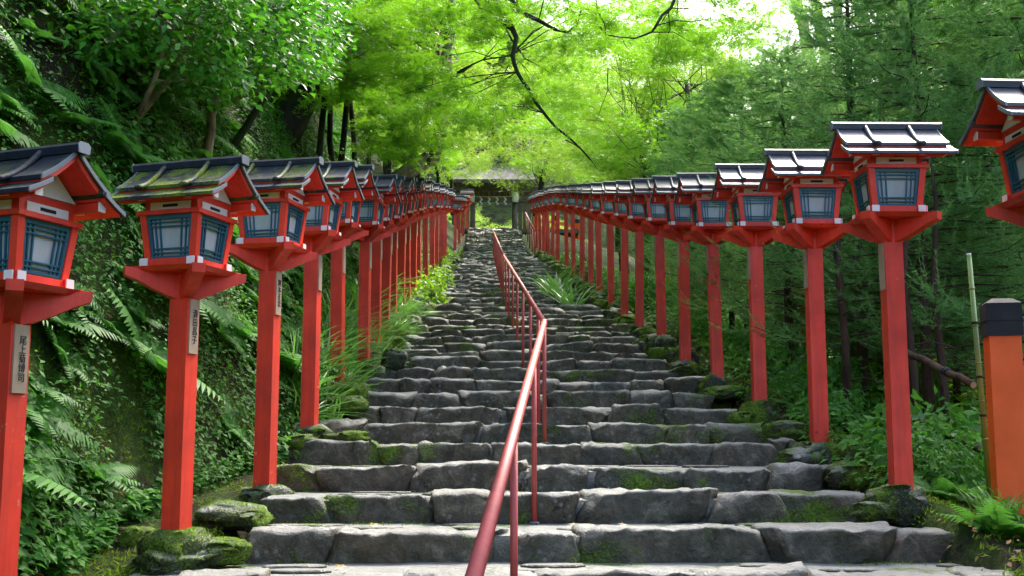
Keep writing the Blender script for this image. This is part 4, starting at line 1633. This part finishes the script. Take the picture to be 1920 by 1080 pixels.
def limbs_to(mb, trunk_pts, centers, rng, r0=.05, sides=5, frac=(0.45, 1.0)):
    tp = [np.array(p_) for p_ in trunk_pts]
    for c in centers:
        t = rng.uniform(*frac) * (len(tp) - 1)
        i = min(int(t), len(tp) - 2)
        a = tp[i] + (tp[i + 1] - tp[i]) * (t - i)
        L = np.linalg.norm(c - a)
        mb.tube(curve(a, c, (0, 0, .10 * L), 5, rng, .04 * L), [r0 * (1 - .15 * j) for j in range(6)], sides, False)


def ellipsoid_centers(n, c, rad, rng, lo=.35):
    d = rand_dirs(n, rng)
    r = rng.uniform(lo, 1, n) ** .5
    P = d * r[:, None] * np.array(rad)
    return P + np.array(c)


# --- generic maples / broadleaves: three meshes shared by many trees
def generic_tree(seed, mat, height, crown, n_spray, per, leaf, rad):
    rng = np.random.default_rng(seed)
    tr = [np.array((0, 0, -.3)), np.array((.1, .05, height * .25)), np.array((.25, -.1, height * .5)), np.array((.1, .1, height * .75)), np.array((0, 0, height))]
    cs = ellipsoid_centers(n_spray, (0, 0, height), crown, rng)
    mb = MB()
    mb.tube(tr, [.17, .14, .115, .08, .05], 8)
    limbs_to(mb, tr, cs[:45], rng, .014)
    V, T = maple_crown(cs, rng, leaf, per, rad)
    return mb.mesh('trunk', M['bark_dark'], True), np_mesh('crown', V, T, mat)


GEN = [generic_tree(101, M['maple_far'], 5.0, (3.6, 3.6, 2.6), 110, 230, .085, .95),
       generic_tree(102, M['maple'], 5.4, (3.8, 3.8, 3.0), 110, 230, .08, 1.0),
       generic_tree(103, M['broad'], 5.6, (3.4, 3.4, 3.6), 120, 210, .10, .9)]


def place_tree(kind, x, y, sc, rz, label, group, dz=0.0, name='maple_tree', cat='tree'):
    root = empty(name, (x, y, gz(x, y) + dz), rz)
    root.scale = (sc, sc, sc)
    tag(root, label, cat, group)
    link('trunk', GEN[kind][0], root)
    link('crown', GEN[kind][1], root)
    return root


random.seed(31)
GRP = 'maples over the stairs'
place_tree(1, -4.6, 25.0, 1.0, .4, 'bright maple rising behind the middle of the left lantern row', GRP)
place_tree(0, -5.2, 33.0, 1.15, 1.9, 'yellow-green maple farther up behind the left lantern row', GRP)
place_tree(1, -3.6, 42.0, 1.1, 3.0, 'green maple near the top of the left lantern row', GRP)
place_tree(0, 4.6, 34.0, 1.15, .9, 'sunlit maple behind the far end of the right lantern row', GRP)
place_tree(1, 5.2, 44.0, 1.2, 2.2, 'green maple behind the last right lanterns', GRP)
place_tree(0, 2.6, 52.0, 1.15, 4.0, 'lime green maple leaning over the top of the stairs', GRP)
place_tree(0, -3.4, 53.0, 1.2, 5.0, 'yellow-green maple left of the shrine gate', GRP)
place_tree(1, 4.7, 27.0, .95, 4.4, 'maple above the cedars right of the stairs', GRP, .6)
place_tree(0, -2.7, 57.5, .74, 1.0, 'small maple hanging in front of the left half of the gate', GRP)
place_tree(0, 7.0, 62.0, 1.5, 1.0, 'pale maple to the right of the shrine gate', GRP)
place_tree(0, -6.5, 62.0, 1.5, 2.0, 'pale maple beyond the left lanterns beside the gate', GRP)
for i, (x, y, sc) in enumerate(((-2.6, 79, .62), (-.6, 82, .55), (1.2, 80, .6), (3.2, 79, .7), (0.2, 90, .85), (-3.5, 88, .9), (4.5, 90, .95))):
    place_tree(0, x, y, sc, i * 1.1, 'bright young maple number %s from the front seen through the gate' % ORD[i], 'young maples behind the gate', -.9, 'maple_tree')
place_tree(0, -2.0, 63.0, .60, 2.4, 'small maple whose leaves hide part of the gate roof', GRP, .9)
for i in range(26):
    y = random.uniform(92, 140)
    x = random.uniform(-.34, .22) * y
    if abs(x) < 10 and y < 114:
        y += 24
    place_tree(random.choice((0, 0, 2)), x, y, random.uniform(1.6, 2.3), random.uniform(0, 6.28), 'sunlit tree on the wooded hillside %s' % ('left of the gate' if x < -6 else ('right of the gate' if x > 8 else 'straight behind the gate')), 'trees on the hill behind the gate', -.5, 'hillside_tree')
for i in range(14):
    y = random.uniform(26, 60)
    x = -7.5 - random.random() * 7
    place_tree(random.choice((1, 2, 2)), x, y, random.uniform(1.2, 1.7), random.uniform(0, 6.28), 'tree on the wooded slope above the %s' % near_lantern(y, 'left'), 'trees above the left bank', -.3, 'hillside_tree')
for i, (px, y, sc, kind) in enumerate(((1400, 52, 1.0, 0), (1480, 60, .9, 2), (1560, 48, .8, 0), (1640, 40, .95, 2), (1720, 44, 1.3, 1), (1800, 36, 1.3, 2), (1880, 30, 1.2, 1), (1960, 38, 1.6, 0), (1340, 58, 1.2, 0), (1365, 42, 1.35, 0), (1325, 36, .9, 1))):
    place_tree(kind, at(px, 500, y).x, y, sc, i * 1.3, '%s tree from the left beyond the cedars on the right' % ORD[i], 'trees beyond the cedars', -.3, 'hillside_tree')
for x, y, sc, rz in ((-5.8, 6.0, 1.0, 1.0), (-4.9, 10.5, .95, 2.2), (-6.2, 15.0, 1.0, 4.0), (-6.6, 20.0, 1.1, 5.0)):
    place_tree(2, x, y, sc, rz, 'broad tree on top of the bank above the %s' % near_lantern(y, 'left'), 'shade trees on the left bank', .4, 'shade_tree')


# --- the near maple whose boughs hang over the stairs from above the picture
def near_maple():
    rng = np.random.default_rng(77)
    base = Vector((-3.7, 17.5, gz(-3.7, 17.5) - .3))
    root = empty('maple_tree', base)
    tag(root, 'large maple with dark winding boughs hanging over the stairs from above', 'tree', GRP)
    inv = Matrix.Translation(-base)
    mb = MB()
    fork = Vector((-1.9, 17.0, 10.2))
    mb.tube([base, base.lerp(fork, .3) + Vector((-.2, 0, .3)), base.lerp(fork, .65) + Vector((-.15, .1, .3)), fork], [.24, .2, .16, .12], 10)
    Y = 16.5

    def bough(pts, r0, r1, sides=7):
        P = [fork] + [at(px, py, yy) for px, py, yy in pts] if pts[0][1] < 0 else [at(px, py, yy) for px, py, yy in pts]
        n = len(P)
        # a little crookedness between the measured points
        Q = []
        for i in range(n - 1):
            Q.append(P[i])
            m_ = (P[i] + P[i + 1]) / 2 + Vector(rng.normal(size=3) * .02 * (P[i + 1] - P[i]).length)
            Q.append(m_)
        Q.append(P[-1])
        mb.tube(Q, [r0 + (r1 - r0) * (i / (len(Q) - 1)) for i in range(len(Q))], sides)
        return P
    tips = []
    A = bough([(905, -60, 16.6), (926, 0, 16.5), (955, 40, 16.4), (968, 70, 16.4), (961, 105, 16.3), (970, 135, 16.3), (990, 165, 16.2), (1020, 212, 16.0), (1046, 242, 15.9), (1078, 268, 15.8), (1108, 300, 15.6)], .055, .010)
    B = bough([(930, -40, 16.5), (975, 20, 16.3), (1010, 38, 16.1), (1040, 55, 16.0), (1065, 60, 16.0), (1083, 46, 16.0)], .05, .012)
    C = bough([(880, -50, 16.8), (930, 30, 16.6), (966, 60, 16.4)], .045, .03)
    D = bough([(850, -40, 17.5), (905, 22, 17.2), (940, 38, 17.0), (960, 75, 16.9), (985, 110, 16.8), (1040, 142, 16.6)], .030, .007)
    E = bough([(1060, 262, 15.8), (1085, 276, 15.9), (1112, 305, 15.9), (1120, 318, 15.9)], .010, .004, 5)
    Fb = bough([(1140, 127, 15.2), (1140, 168, 15.2), (1128, 198, 15.1), (1118, 228, 15.1)], .008, .003, 5)
    Gb = bough([(1140, 168, 15.2), (1155, 190, 15.2), (1180, 222, 15.2)], .006, .003, 5)
    Hb = bough([(1290, -60, 15.8), (1258, 15, 15.6), (1230, 48, 15.4), (1222, 60, 15.4), (1190, 72, 15.4), (1135, 66, 15.3)], .032, .008)
    I = bough([(840, 150, 18.6), (872, 128, 18.2), (905, 112, 18.0), (960, 102, 17.6)], .022, .008)
    J = bough([(778, 28, 17.8), (830, 34, 17.6), (880, 50, 17.4), (940, 72, 17.2)], .016, .007)
    sk = mb.build('trunk', M['bark_dark'], root, True)
    sk.matrix_parent_inverse = inv
    cs = []
    for i in range(250):
        # sprays fill the upper middle of the air above the stairs in several layers
        t = rng.random()
        px = rng.uniform(700, 1440)
        py = rng.uniform(-60, 250) if t < .75 else rng.uniform(-120, 40)
        if px > 1080 and py > 150:
            py -= 120
        if px < 800:
            py *= .9
        yy = rng.uniform(14.5, 23)
        cs.append(np.array(at(px, py, yy)))
    V, T = maple_crown(cs, rng, .062, 210, .55, .05)
    # twigs that carry the sprays
    mb2 = MB()
    anchors = [np.array(p_) for p_ in A + B + C + D + Hb + I + J]
    for c in cs[::2]:
        a = min(anchors, key=lambda q_: np.linalg.norm(q_ - c))
        if np.linalg.norm(a - c) < 2.6:
            mb2.tube(curve(a, c, (0, 0, .08), 4, rng, .03), [.009, .008, .006, .005, .003], 4, False)
    tw = tag(mb2.build('twigs', M['bark_dark'], root, True), kind='stuff')
    tw.matrix_parent_inverse = inv
    cr = link('crown', np_mesh('crown', V, T, M['maple']), root)
    cr.matrix_parent_inverse = inv


near_maple()


# --- a maple at left of centre with sprays in layers and its own trunks
def left_maple():
    rng = np.random.default_rng(78)
    b = at(840, 330, 21.0)
    base = Vector((-2.7, 20.0, gz(-2.7, 20.0) - .3))
    root = empty('maple_tree', base)
    tag(root, 'layered bright maple with grey forked trunk left of the stairs', 'tree', GRP)
    inv = Matrix.Translation(-base)
    mb = MB()
    f1 = at(835, 150, 20.5)
    mb.tube([base, at(815, 290, 20.2), at(828, 235, 20.4), f1, at(838, 70, 20.7), at(850, -40, 21)], [.16, .14, .12, .11, .10, .07], 9)
    mb.tube([at(828, 150, 20.5), at(818, 90, 20.6), at(826, 30, 20.8), at(815, -40, 21)], [.07, .065, .06, .04], 7)
    mb.tube([at(800, 310, 19.8), at(812, 280, 19.6), at(835, 255, 19.5), at(855, 240, 19.4)], [.05, .045, .03, .015], 6)
    mb.tube([at(830, 152, 20.4), at(858, 138, 20.2), at(885, 122, 20.0)], [.06, .045, .02], 6)
    sk = mb.build('trunk', M['bark'], root, True)
    sk.matrix_parent_inverse = inv
    cs = []
    for i in range(170):
        px = rng.uniform(585, 840)
        py = rng.uniform(0, 300)
        if px < 690 and py > 190:
            py -= 150
        yy = rng.uniform(16.5, 24)
        cs.append(np.array(at(px, py, yy)))
    V, T = maple_crown(cs, rng, .068, 190, .5, .05)
    limbs_to(mb_ := MB(), [f1, at(838, 70, 20.7), at(850, -40, 21)], cs[::3], rng, .018, 4, (0, 1))
    tw = tag(mb_.build('twigs', M['bark'], root, True), kind='stuff')
    tw.matrix_parent_inverse = inv
    cr = link('crown', np_mesh('crown', V, T, M['maple']), root)
    cr.matrix_parent_inverse = inv


left_maple()


# --- slender evergreens on the left bank
def bank_tree(name, lines, clusters, label, bark, leafmat, leaf, per, rad, shape, seed, group=None):
    """lines: polylines of (px, py, Y, radius); clusters: (px, py, Y)"""
    rng = np.random.default_rng(seed)
    p0 = at(*lines[0][0][:3])
    base = Vector((p0.x, p0.y, p0.z))
    gzv = gz(p0.x, p0.y)
    base.z = min(base.z, gzv)
    root = empty(name, base)
    tag(root, label, 'tree', group)
    inv = Matrix.Translation(-base)
    mb = MB()
    anchors = []
    for li, ln in enumerate(lines):
        P = [at(*q_[:3]) for q_ in ln]
        rads = [q_[3] for q_ in ln]
        if li == 0 and P[0].z > base.z + .02:
            P = [base - Vector((0, 0, .15))] + P
            rads = [rads[0] * 1.1] + rads
        Q, Rr = [], []
        for i in range(len(P) - 1):
            for t in (0, .5):
                Q.append(P[i].lerp(P[i + 1], t) + (Vector(rng.normal(size=3) * .025 * (P[i + 1] - P[i]).length) if t else Vector()))
                Rr.append(rads[i] + (rads[i + 1] - rads[i]) * t)
        Q.append(P[-1])
        Rr.append(rads[-1])
        mb.tube(Q, Rr, 8)
        anchors += [np.array(q_) for q_ in Q]
    parts = []
    for (px, py, yy) in clusters:
        c = np.array(at(px, py, yy))
        a = min(anchors, key=lambda q_: np.linalg.norm(q_ - c))
        mb.tube(curve(a, c, (0, 0, .1), 4, rng, .05), [.012, .011, .009, .007, .004], 4, False)
        n = int(per * rng.uniform(.6, 1.3))
        d = rand_dirs(n, rng)
        r = rng.random(n) ** .5
        P = c + d * r[:, None] * np.array((rad, rad, rad * .6)) * rng.uniform(.7, 1.3)
        N = np.array([.1, -.35, .8]) + rng.normal(size=(n, 3)) * .55
        T = d + np.array([0, 0, -.4]) + rng.normal(size=(n, 3)) * .4
        parts.append(leaves(P, N, T, leaf * rng.uniform(.6, 1.25, n), shape))
    sk = mb.build('trunk', bark, root, True)
    sk.matrix_parent_inverse = inv
    V, T = join(parts)
    cr = link('crown', np_mesh('crown', V, T, leafmat), root)
    cr.matrix_parent_inverse = inv
    return root


def scatter(n, x0, x1, y0, y1, Ya, Yb, seed, f=None):
    rng = np.random.default_rng(seed)
    out = []
    while len(out) < n:
        px, py, yy = rng.uniform(x0, x1), rng.uniform(y0, y1), rng.uniform(Ya, Yb)
        if f is None or f(px, py):
            out.append((px, py, yy))
    return out


EG = 'slender evergreens on the left bank'
bank_tree('evergreen_tree', [[(140, 330, 10.4, .035), (165, 250, 10.5, .033), (190, 190, 10.6, .03), (200, 110, 10.8, .025), (188, 20, 11, .02), (185, -60, 11, .015)],
                             [(-20, 175, 10.2, .04), (80, 124, 10.0, .036), (150, 100, 9.9, .033), (232, 66, 9.8, .03), (300, 20, 9.7, .025), (360, -20, 9.7, .02)]],
          scatter(95, -20, 330, -60, 170, 9.2, 11.2, 1, lambda a, b: b < 190 - a * .15), 'thin evergreen tree with a long slanting bough at the upper left', M['bark'], M['camellia'], .092, 66, .34, OVATE, 301, EG)
bank_tree('evergreen_tree', [[(190, 350, 9.6, .05), (222, 280, 9.8, .047), (250, 228, 10, .042), (296, 172, 10.2, .035), (330, 120, 10.4, .028), (350, 30, 10.6, .02)], [(250, 228, 10, .03), (290, 150, 9.8, .022), (310, 80, 9.8, .015)]],
          scatter(85, 250, 480, -60, 165, 9.4, 11.5, 2), 'evergreen tree with pale leaning trunk behind the moss-roofed lantern', M['bark'], M['camellia'], .092, 68, .34, OVATE, 302, EG)
bank_tree('evergreen_tree', [[(385, 305, 11.6, .055), (395, 250, 11.6, .05), (402, 190, 11.7, .042), (412, 120, 11.9, .035), (430, 20, 12, .03)], [(400, 205, 11.7, .035), (430, 192, 11.5, .03), (460, 178, 11.4, .02)]],
          scatter(85, 380, 570, -60, 165, 10.5, 13, 3), 'evergreen tree with short upright tan trunk above the third left lantern', M['bark'], M['camellia'], .095, 74, .36, OVATE, 303, EG)
bank_tree('evergreen_tree', [[(425, 290, 13, .05), (460, 240, 13, .045), (492, 190, 13, .04), (520, 140, 13.2, .032), (545, 60, 13.4, .025)]],
          scatter(60, 470, 620, -40, 130, 12, 15, 4), 'dark slanting evergreen trunk left of the big leaning tree', M['bark_dark'], M['camellia'], .08, 130, .35, OVATE, 304, EG)
bank_tree('leaning_tree', [[(525, 260, 19, .33), (552, 215, 19, .28), (575, 170, 19, .25), (600, 110, 19.2, .22), (640, 20, 19.5, .18), (670, -60, 20, .15)], [(600, 110, 19.2, .09), (560, 60, 19, .07), (530, -20, 19, .05)]],
          scatter(80, 520, 720, -60, 110, 17.5, 21, 5), 'thick dark leaning tree trunk on the slope left of the stairs', M['bark_dark'], M['maple'], .085, 150, .6, STAR, 305, 'trees on the upper left slope')
for i, (px, Y, lean) in enumerate(((598, 20, 12), (622, 22, -6), (640, 21, 14), (665, 24, -8), (692, 26, 6), (730, 28, 10), (760, 30, -5))):
    bank_tree('slender_tree', [[(px, 300, Y, .06), (px + lean * .5, 230, Y, .055), (px + lean, 160, Y, .05), (px + lean * 1.2, 60, Y, .04), (px + lean * 1.6, -40, Y, .03)]],
              scatter(16, px - 60, px + 60, -40, 130, Y - 1, Y + 2, 50 + i), 'slim dark trunk number %s from the big leaning tree, among the bright leaves' % ORD[i], M['bark_dark'], M['maple'], .085, 150, .6, STAR, 400 + i, 'trees on the upper left slope')
# far trunks against the sky at the upper right
for i, (a, b, Y) in enumerate((((1525, 130), (1488, -30), 30), ((1550, 130), (1523, -30), 33), ((1575, 110), (1569, -30), 35), ((1620, 90), (1612, -30), 34), ((1660, 60), (1640, -30), 36))):
    bank_tree('slender_tree', [[(a[0] + 12, 330, Y, .17), (a[0], a[1], Y, .16), ((a[0] + b[0]) / 2, (a[1] + b[1]) / 2, Y, .15), (b[0], b[1], Y, .14), (b[0] - 5, -200, Y, .10)]],
              scatter(12, b[0] - 90, b[0] + 200, -160, -30, Y - 1, Y + 2, 80 + i), '%s tall bare trunk from the left against the white sky at upper right' % ORD[i], M['bark'], M['broad'], .11, 120, .7, OVATE, 500 + i, 'tall trunks against the sky')
# maple bough reaching in at the top right corner
bank_tree('maple_tree', [[(2060, 700, 13.5, .13), (2040, 300, 13.5, .12), (1980, -60, 13.5, .09), (1880, 5, 13.3, .05), (1845, 18, 13.2, .04), (1800, 32, 13, .03), (1780, 40, 13, .022)]],
          scatter(60, 1690, 1960, -60, 95, 12.3, 14.5, 6, lambda a, b: b < 30 + (a - 1690) * .3), 'maple bough with bright leaves in the top right corner', M['bark_dark'], M['maple'], .065, 170, .42, STAR, 306, GRP)


# --- cedars
def cedar(seed, height, z0, rmax, n_branch, per_branch, needles, droop=.35):
    rng = np.random.default_rng(seed)
    mb = MB()
    mb.tube([(0, 0, -.4), (.02, .02, height * .3), (-.02, .03, height * .65), (0, 0, height)], [.085, .07, .045, .012], 8)
    P, N, T, S = [], [], [], []
    for i in range(n_branch):
        f = i / n_branch
        z = z0 + (height - z0) * f ** .95
        L = rmax * (1 - f) ** .75 * rng.uniform(.6, 1.15) + .22
        a = i * 2.399 + rng.normal() * .25
        out = np.array([math.cos(a), math.sin(a), 0])
        side = np.array([-math.sin(a), math.cos(a), 0])
        m = 7
        ts = np.linspace(0, 1, m)
        path = np.array([0, 0, z]) + ts[:, None] * L * out + np.array([0, 0, 1]) * ((.22 * ts - droop * 1.6 * ts ** 2 + .55 * droop * 2 * ts ** 4) * L)[:, None]
        mb.tube(path, [.013 * (1 - .8 * t) + .002 for t in ts], 4, False)
        for j in range(per_branch):
            t = rng.uniform(.18, 1.0)
            k_ = min(int(t * (m - 1)), m - 2)
            q_ = t * (m - 1) - k_
            p_ = path[k_] * (1 - q_) + path[k_ + 1] * q_
            tang = path[k_ + 1] - path[k_]
            tang /= np.linalg.norm(tang)
            sgn = 1 if j % 2 else -1
            dirv = tang * rng.uniform(.5, 1.0) + side * sgn * rng.uniform(.2, .9) * (1.1 - .7 * t) + np.array([0, 0, rng.uniform(-.55, .25)])
            dirv /= np.linalg.norm(dirv)
            bl = rng.uniform(.3, .62) * (.75 + .5 * (1 - f))
            up = np.array([0, 0, .42 * bl])
            ss = rng.random(needles) ** .85
            pos = p_ + ss[:, None] * bl * dirv + (ss ** 2)[:, None] * up
            ph = rng.uniform(0, 2 * math.pi, needles)
            u = np.cross(dirv, [0, 0, 1.0])
            u /= np.linalg.norm(u) + 1e-6
            w = np.cross(u, dirv)
            rad_ = np.cos(ph)[:, None] * u + .7 * np.sin(ph)[:, None] * w
            P.append(pos)
            T.append(dirv * 1.15 + rad_ * .62 + np.array([0, 0, .3]))
            N.append(rand_dirs(needles, rng))
            S.append(rng.uniform(.05, .10, needles) * (1.15 - .5 * ss))
    P, N, T, S = map(np.concatenate, (P, N, T, S))
    nee = (np.array([(-.055, 0, 0), (.055, 0, 0), (0, 1, 0)]), np.array([(0, 1, 2)]))
    V, tri_ = leaves(P, N, T, S, nee)
    return mb.mesh('trunk', M['bark_cedar'], True), np_mesh('crown', V, tri_, M['cedar'])


CEDARS = [cedar(701, 6.4, 1.55, 1.75, 110, 15, 78), cedar(702, 7.6, 1.9, 1.9, 125, 15, 78), cedar(703, 5.4, 1.1, 1.4, 100, 14, 78)]
CED = ((1610, 12.6, 1, .76, 'tall cedar directly behind the large front lantern of the right row'), (1478, 13.6, 0, .66, 'cedar whose branches hang before the roofs of the right lanterns'),
       (1730, 11.4, 0, .80, 'cedar just right of the front right lantern'), (1335, 21.0, 1, .62, 'dark cedar behind the middle of the right lantern row'),
       (1400, 17.5, 2, .85, 'bushy cedar between the fourth and sixth right lanterns'), (1262, 28.0, 1, .66, 'dark cedar behind the farther right lanterns'),
       (1870, 13.0, 1, .82, 'cedar behind the lantern at the right picture edge'), (1540, 17.5, 1, .66, 'cedar in the second line behind the right row'),
       (1670, 16.0, 1, .92, 'cedar deep behind the large front lantern, second line'), (1800, 15.5, 0, 1.1, 'cedar far back near the right edge'),
       (1232, 36.0, 1, .75, 'farthest dark cedar beside the right lantern row'), (1960, 11.0, 0, .9, 'cedar cut by the right picture edge'),
       (1460, 20.0, 2, .9, 'low cedar in the second line behind the third right lantern'), (1300, 24.0, 2, .85, 'low dark cedar behind the sixth right lantern'),
       (1590, 14.2, 2, .60, 'low cedar filling the gap behind the large front lantern post'), (1655, 13.4, 2, .62, 'low bushy cedar between the first two posts of the right row'),
       (1490, 15.6, 2, .62, 'low bushy cedar behind the third right post'), (1370, 19.0, 2, .62, 'low bushy cedar behind the fifth right post'), (1780, 13.0, 2, .60, 'low bushy cedar behind the log rails'))
for i, (px, Y, kind, sc, lab) in enumerate(CED):
    x = at(px, 500, Y).x
    root = empty('cedar_tree', (x, Y, gz(x, Y)), i * 1.7)
    root.scale = (sc, sc, sc)
    tag(root, lab, 'cedar', 'cedars behind the right row')
    link('trunk', CEDARS[kind][0], root)
    link('crown', CEDARS[kind][1], root)
# bare young stems in the cedar shade
for i, (px, Y) in enumerate(((1586, 10.8), (1712, 10.2), (1768, 10.4))):
    b0_ = at(px, 760, Y)
    zb = gz(b0_.x, Y)
    root = empty('young_trunk', (b0_.x, Y, zb))
    tag(root, 'thin brown young cedar stem, %s of those rising behind the right posts' % ORD[i], 'trunk', 'young stems in the cedar shade')
    MB().tube([(0, 0, -.3), (.02, 0, .8), (-.02, .03, 1.7), (.03, 0, 2.5), (.0, 0, 2.9)], [.042, .038, .034, .022, .005], 8).build('stem', M['bark_cedar'], root, True)
    mb = MB()
    for j in range(7):
        z_ = .5 + j * .3
        a = j * 2.4 + i
        mb.tube([(0, 0, z_), (.18 * math.cos(a), .18 * math.sin(a), z_ + .03), (.4 * math.cos(a), .4 * math.sin(a), z_ - .05)], [.009, .006, .003], 4, False)
    tag(mb.build('dead_twigs', M['bark_cedar'], root), kind='stuff')

print('objects', len(bpy.data.objects), 'tris', sum(len(m.polygons) for m in bpy.data.meshes), 'stones', n_stone)
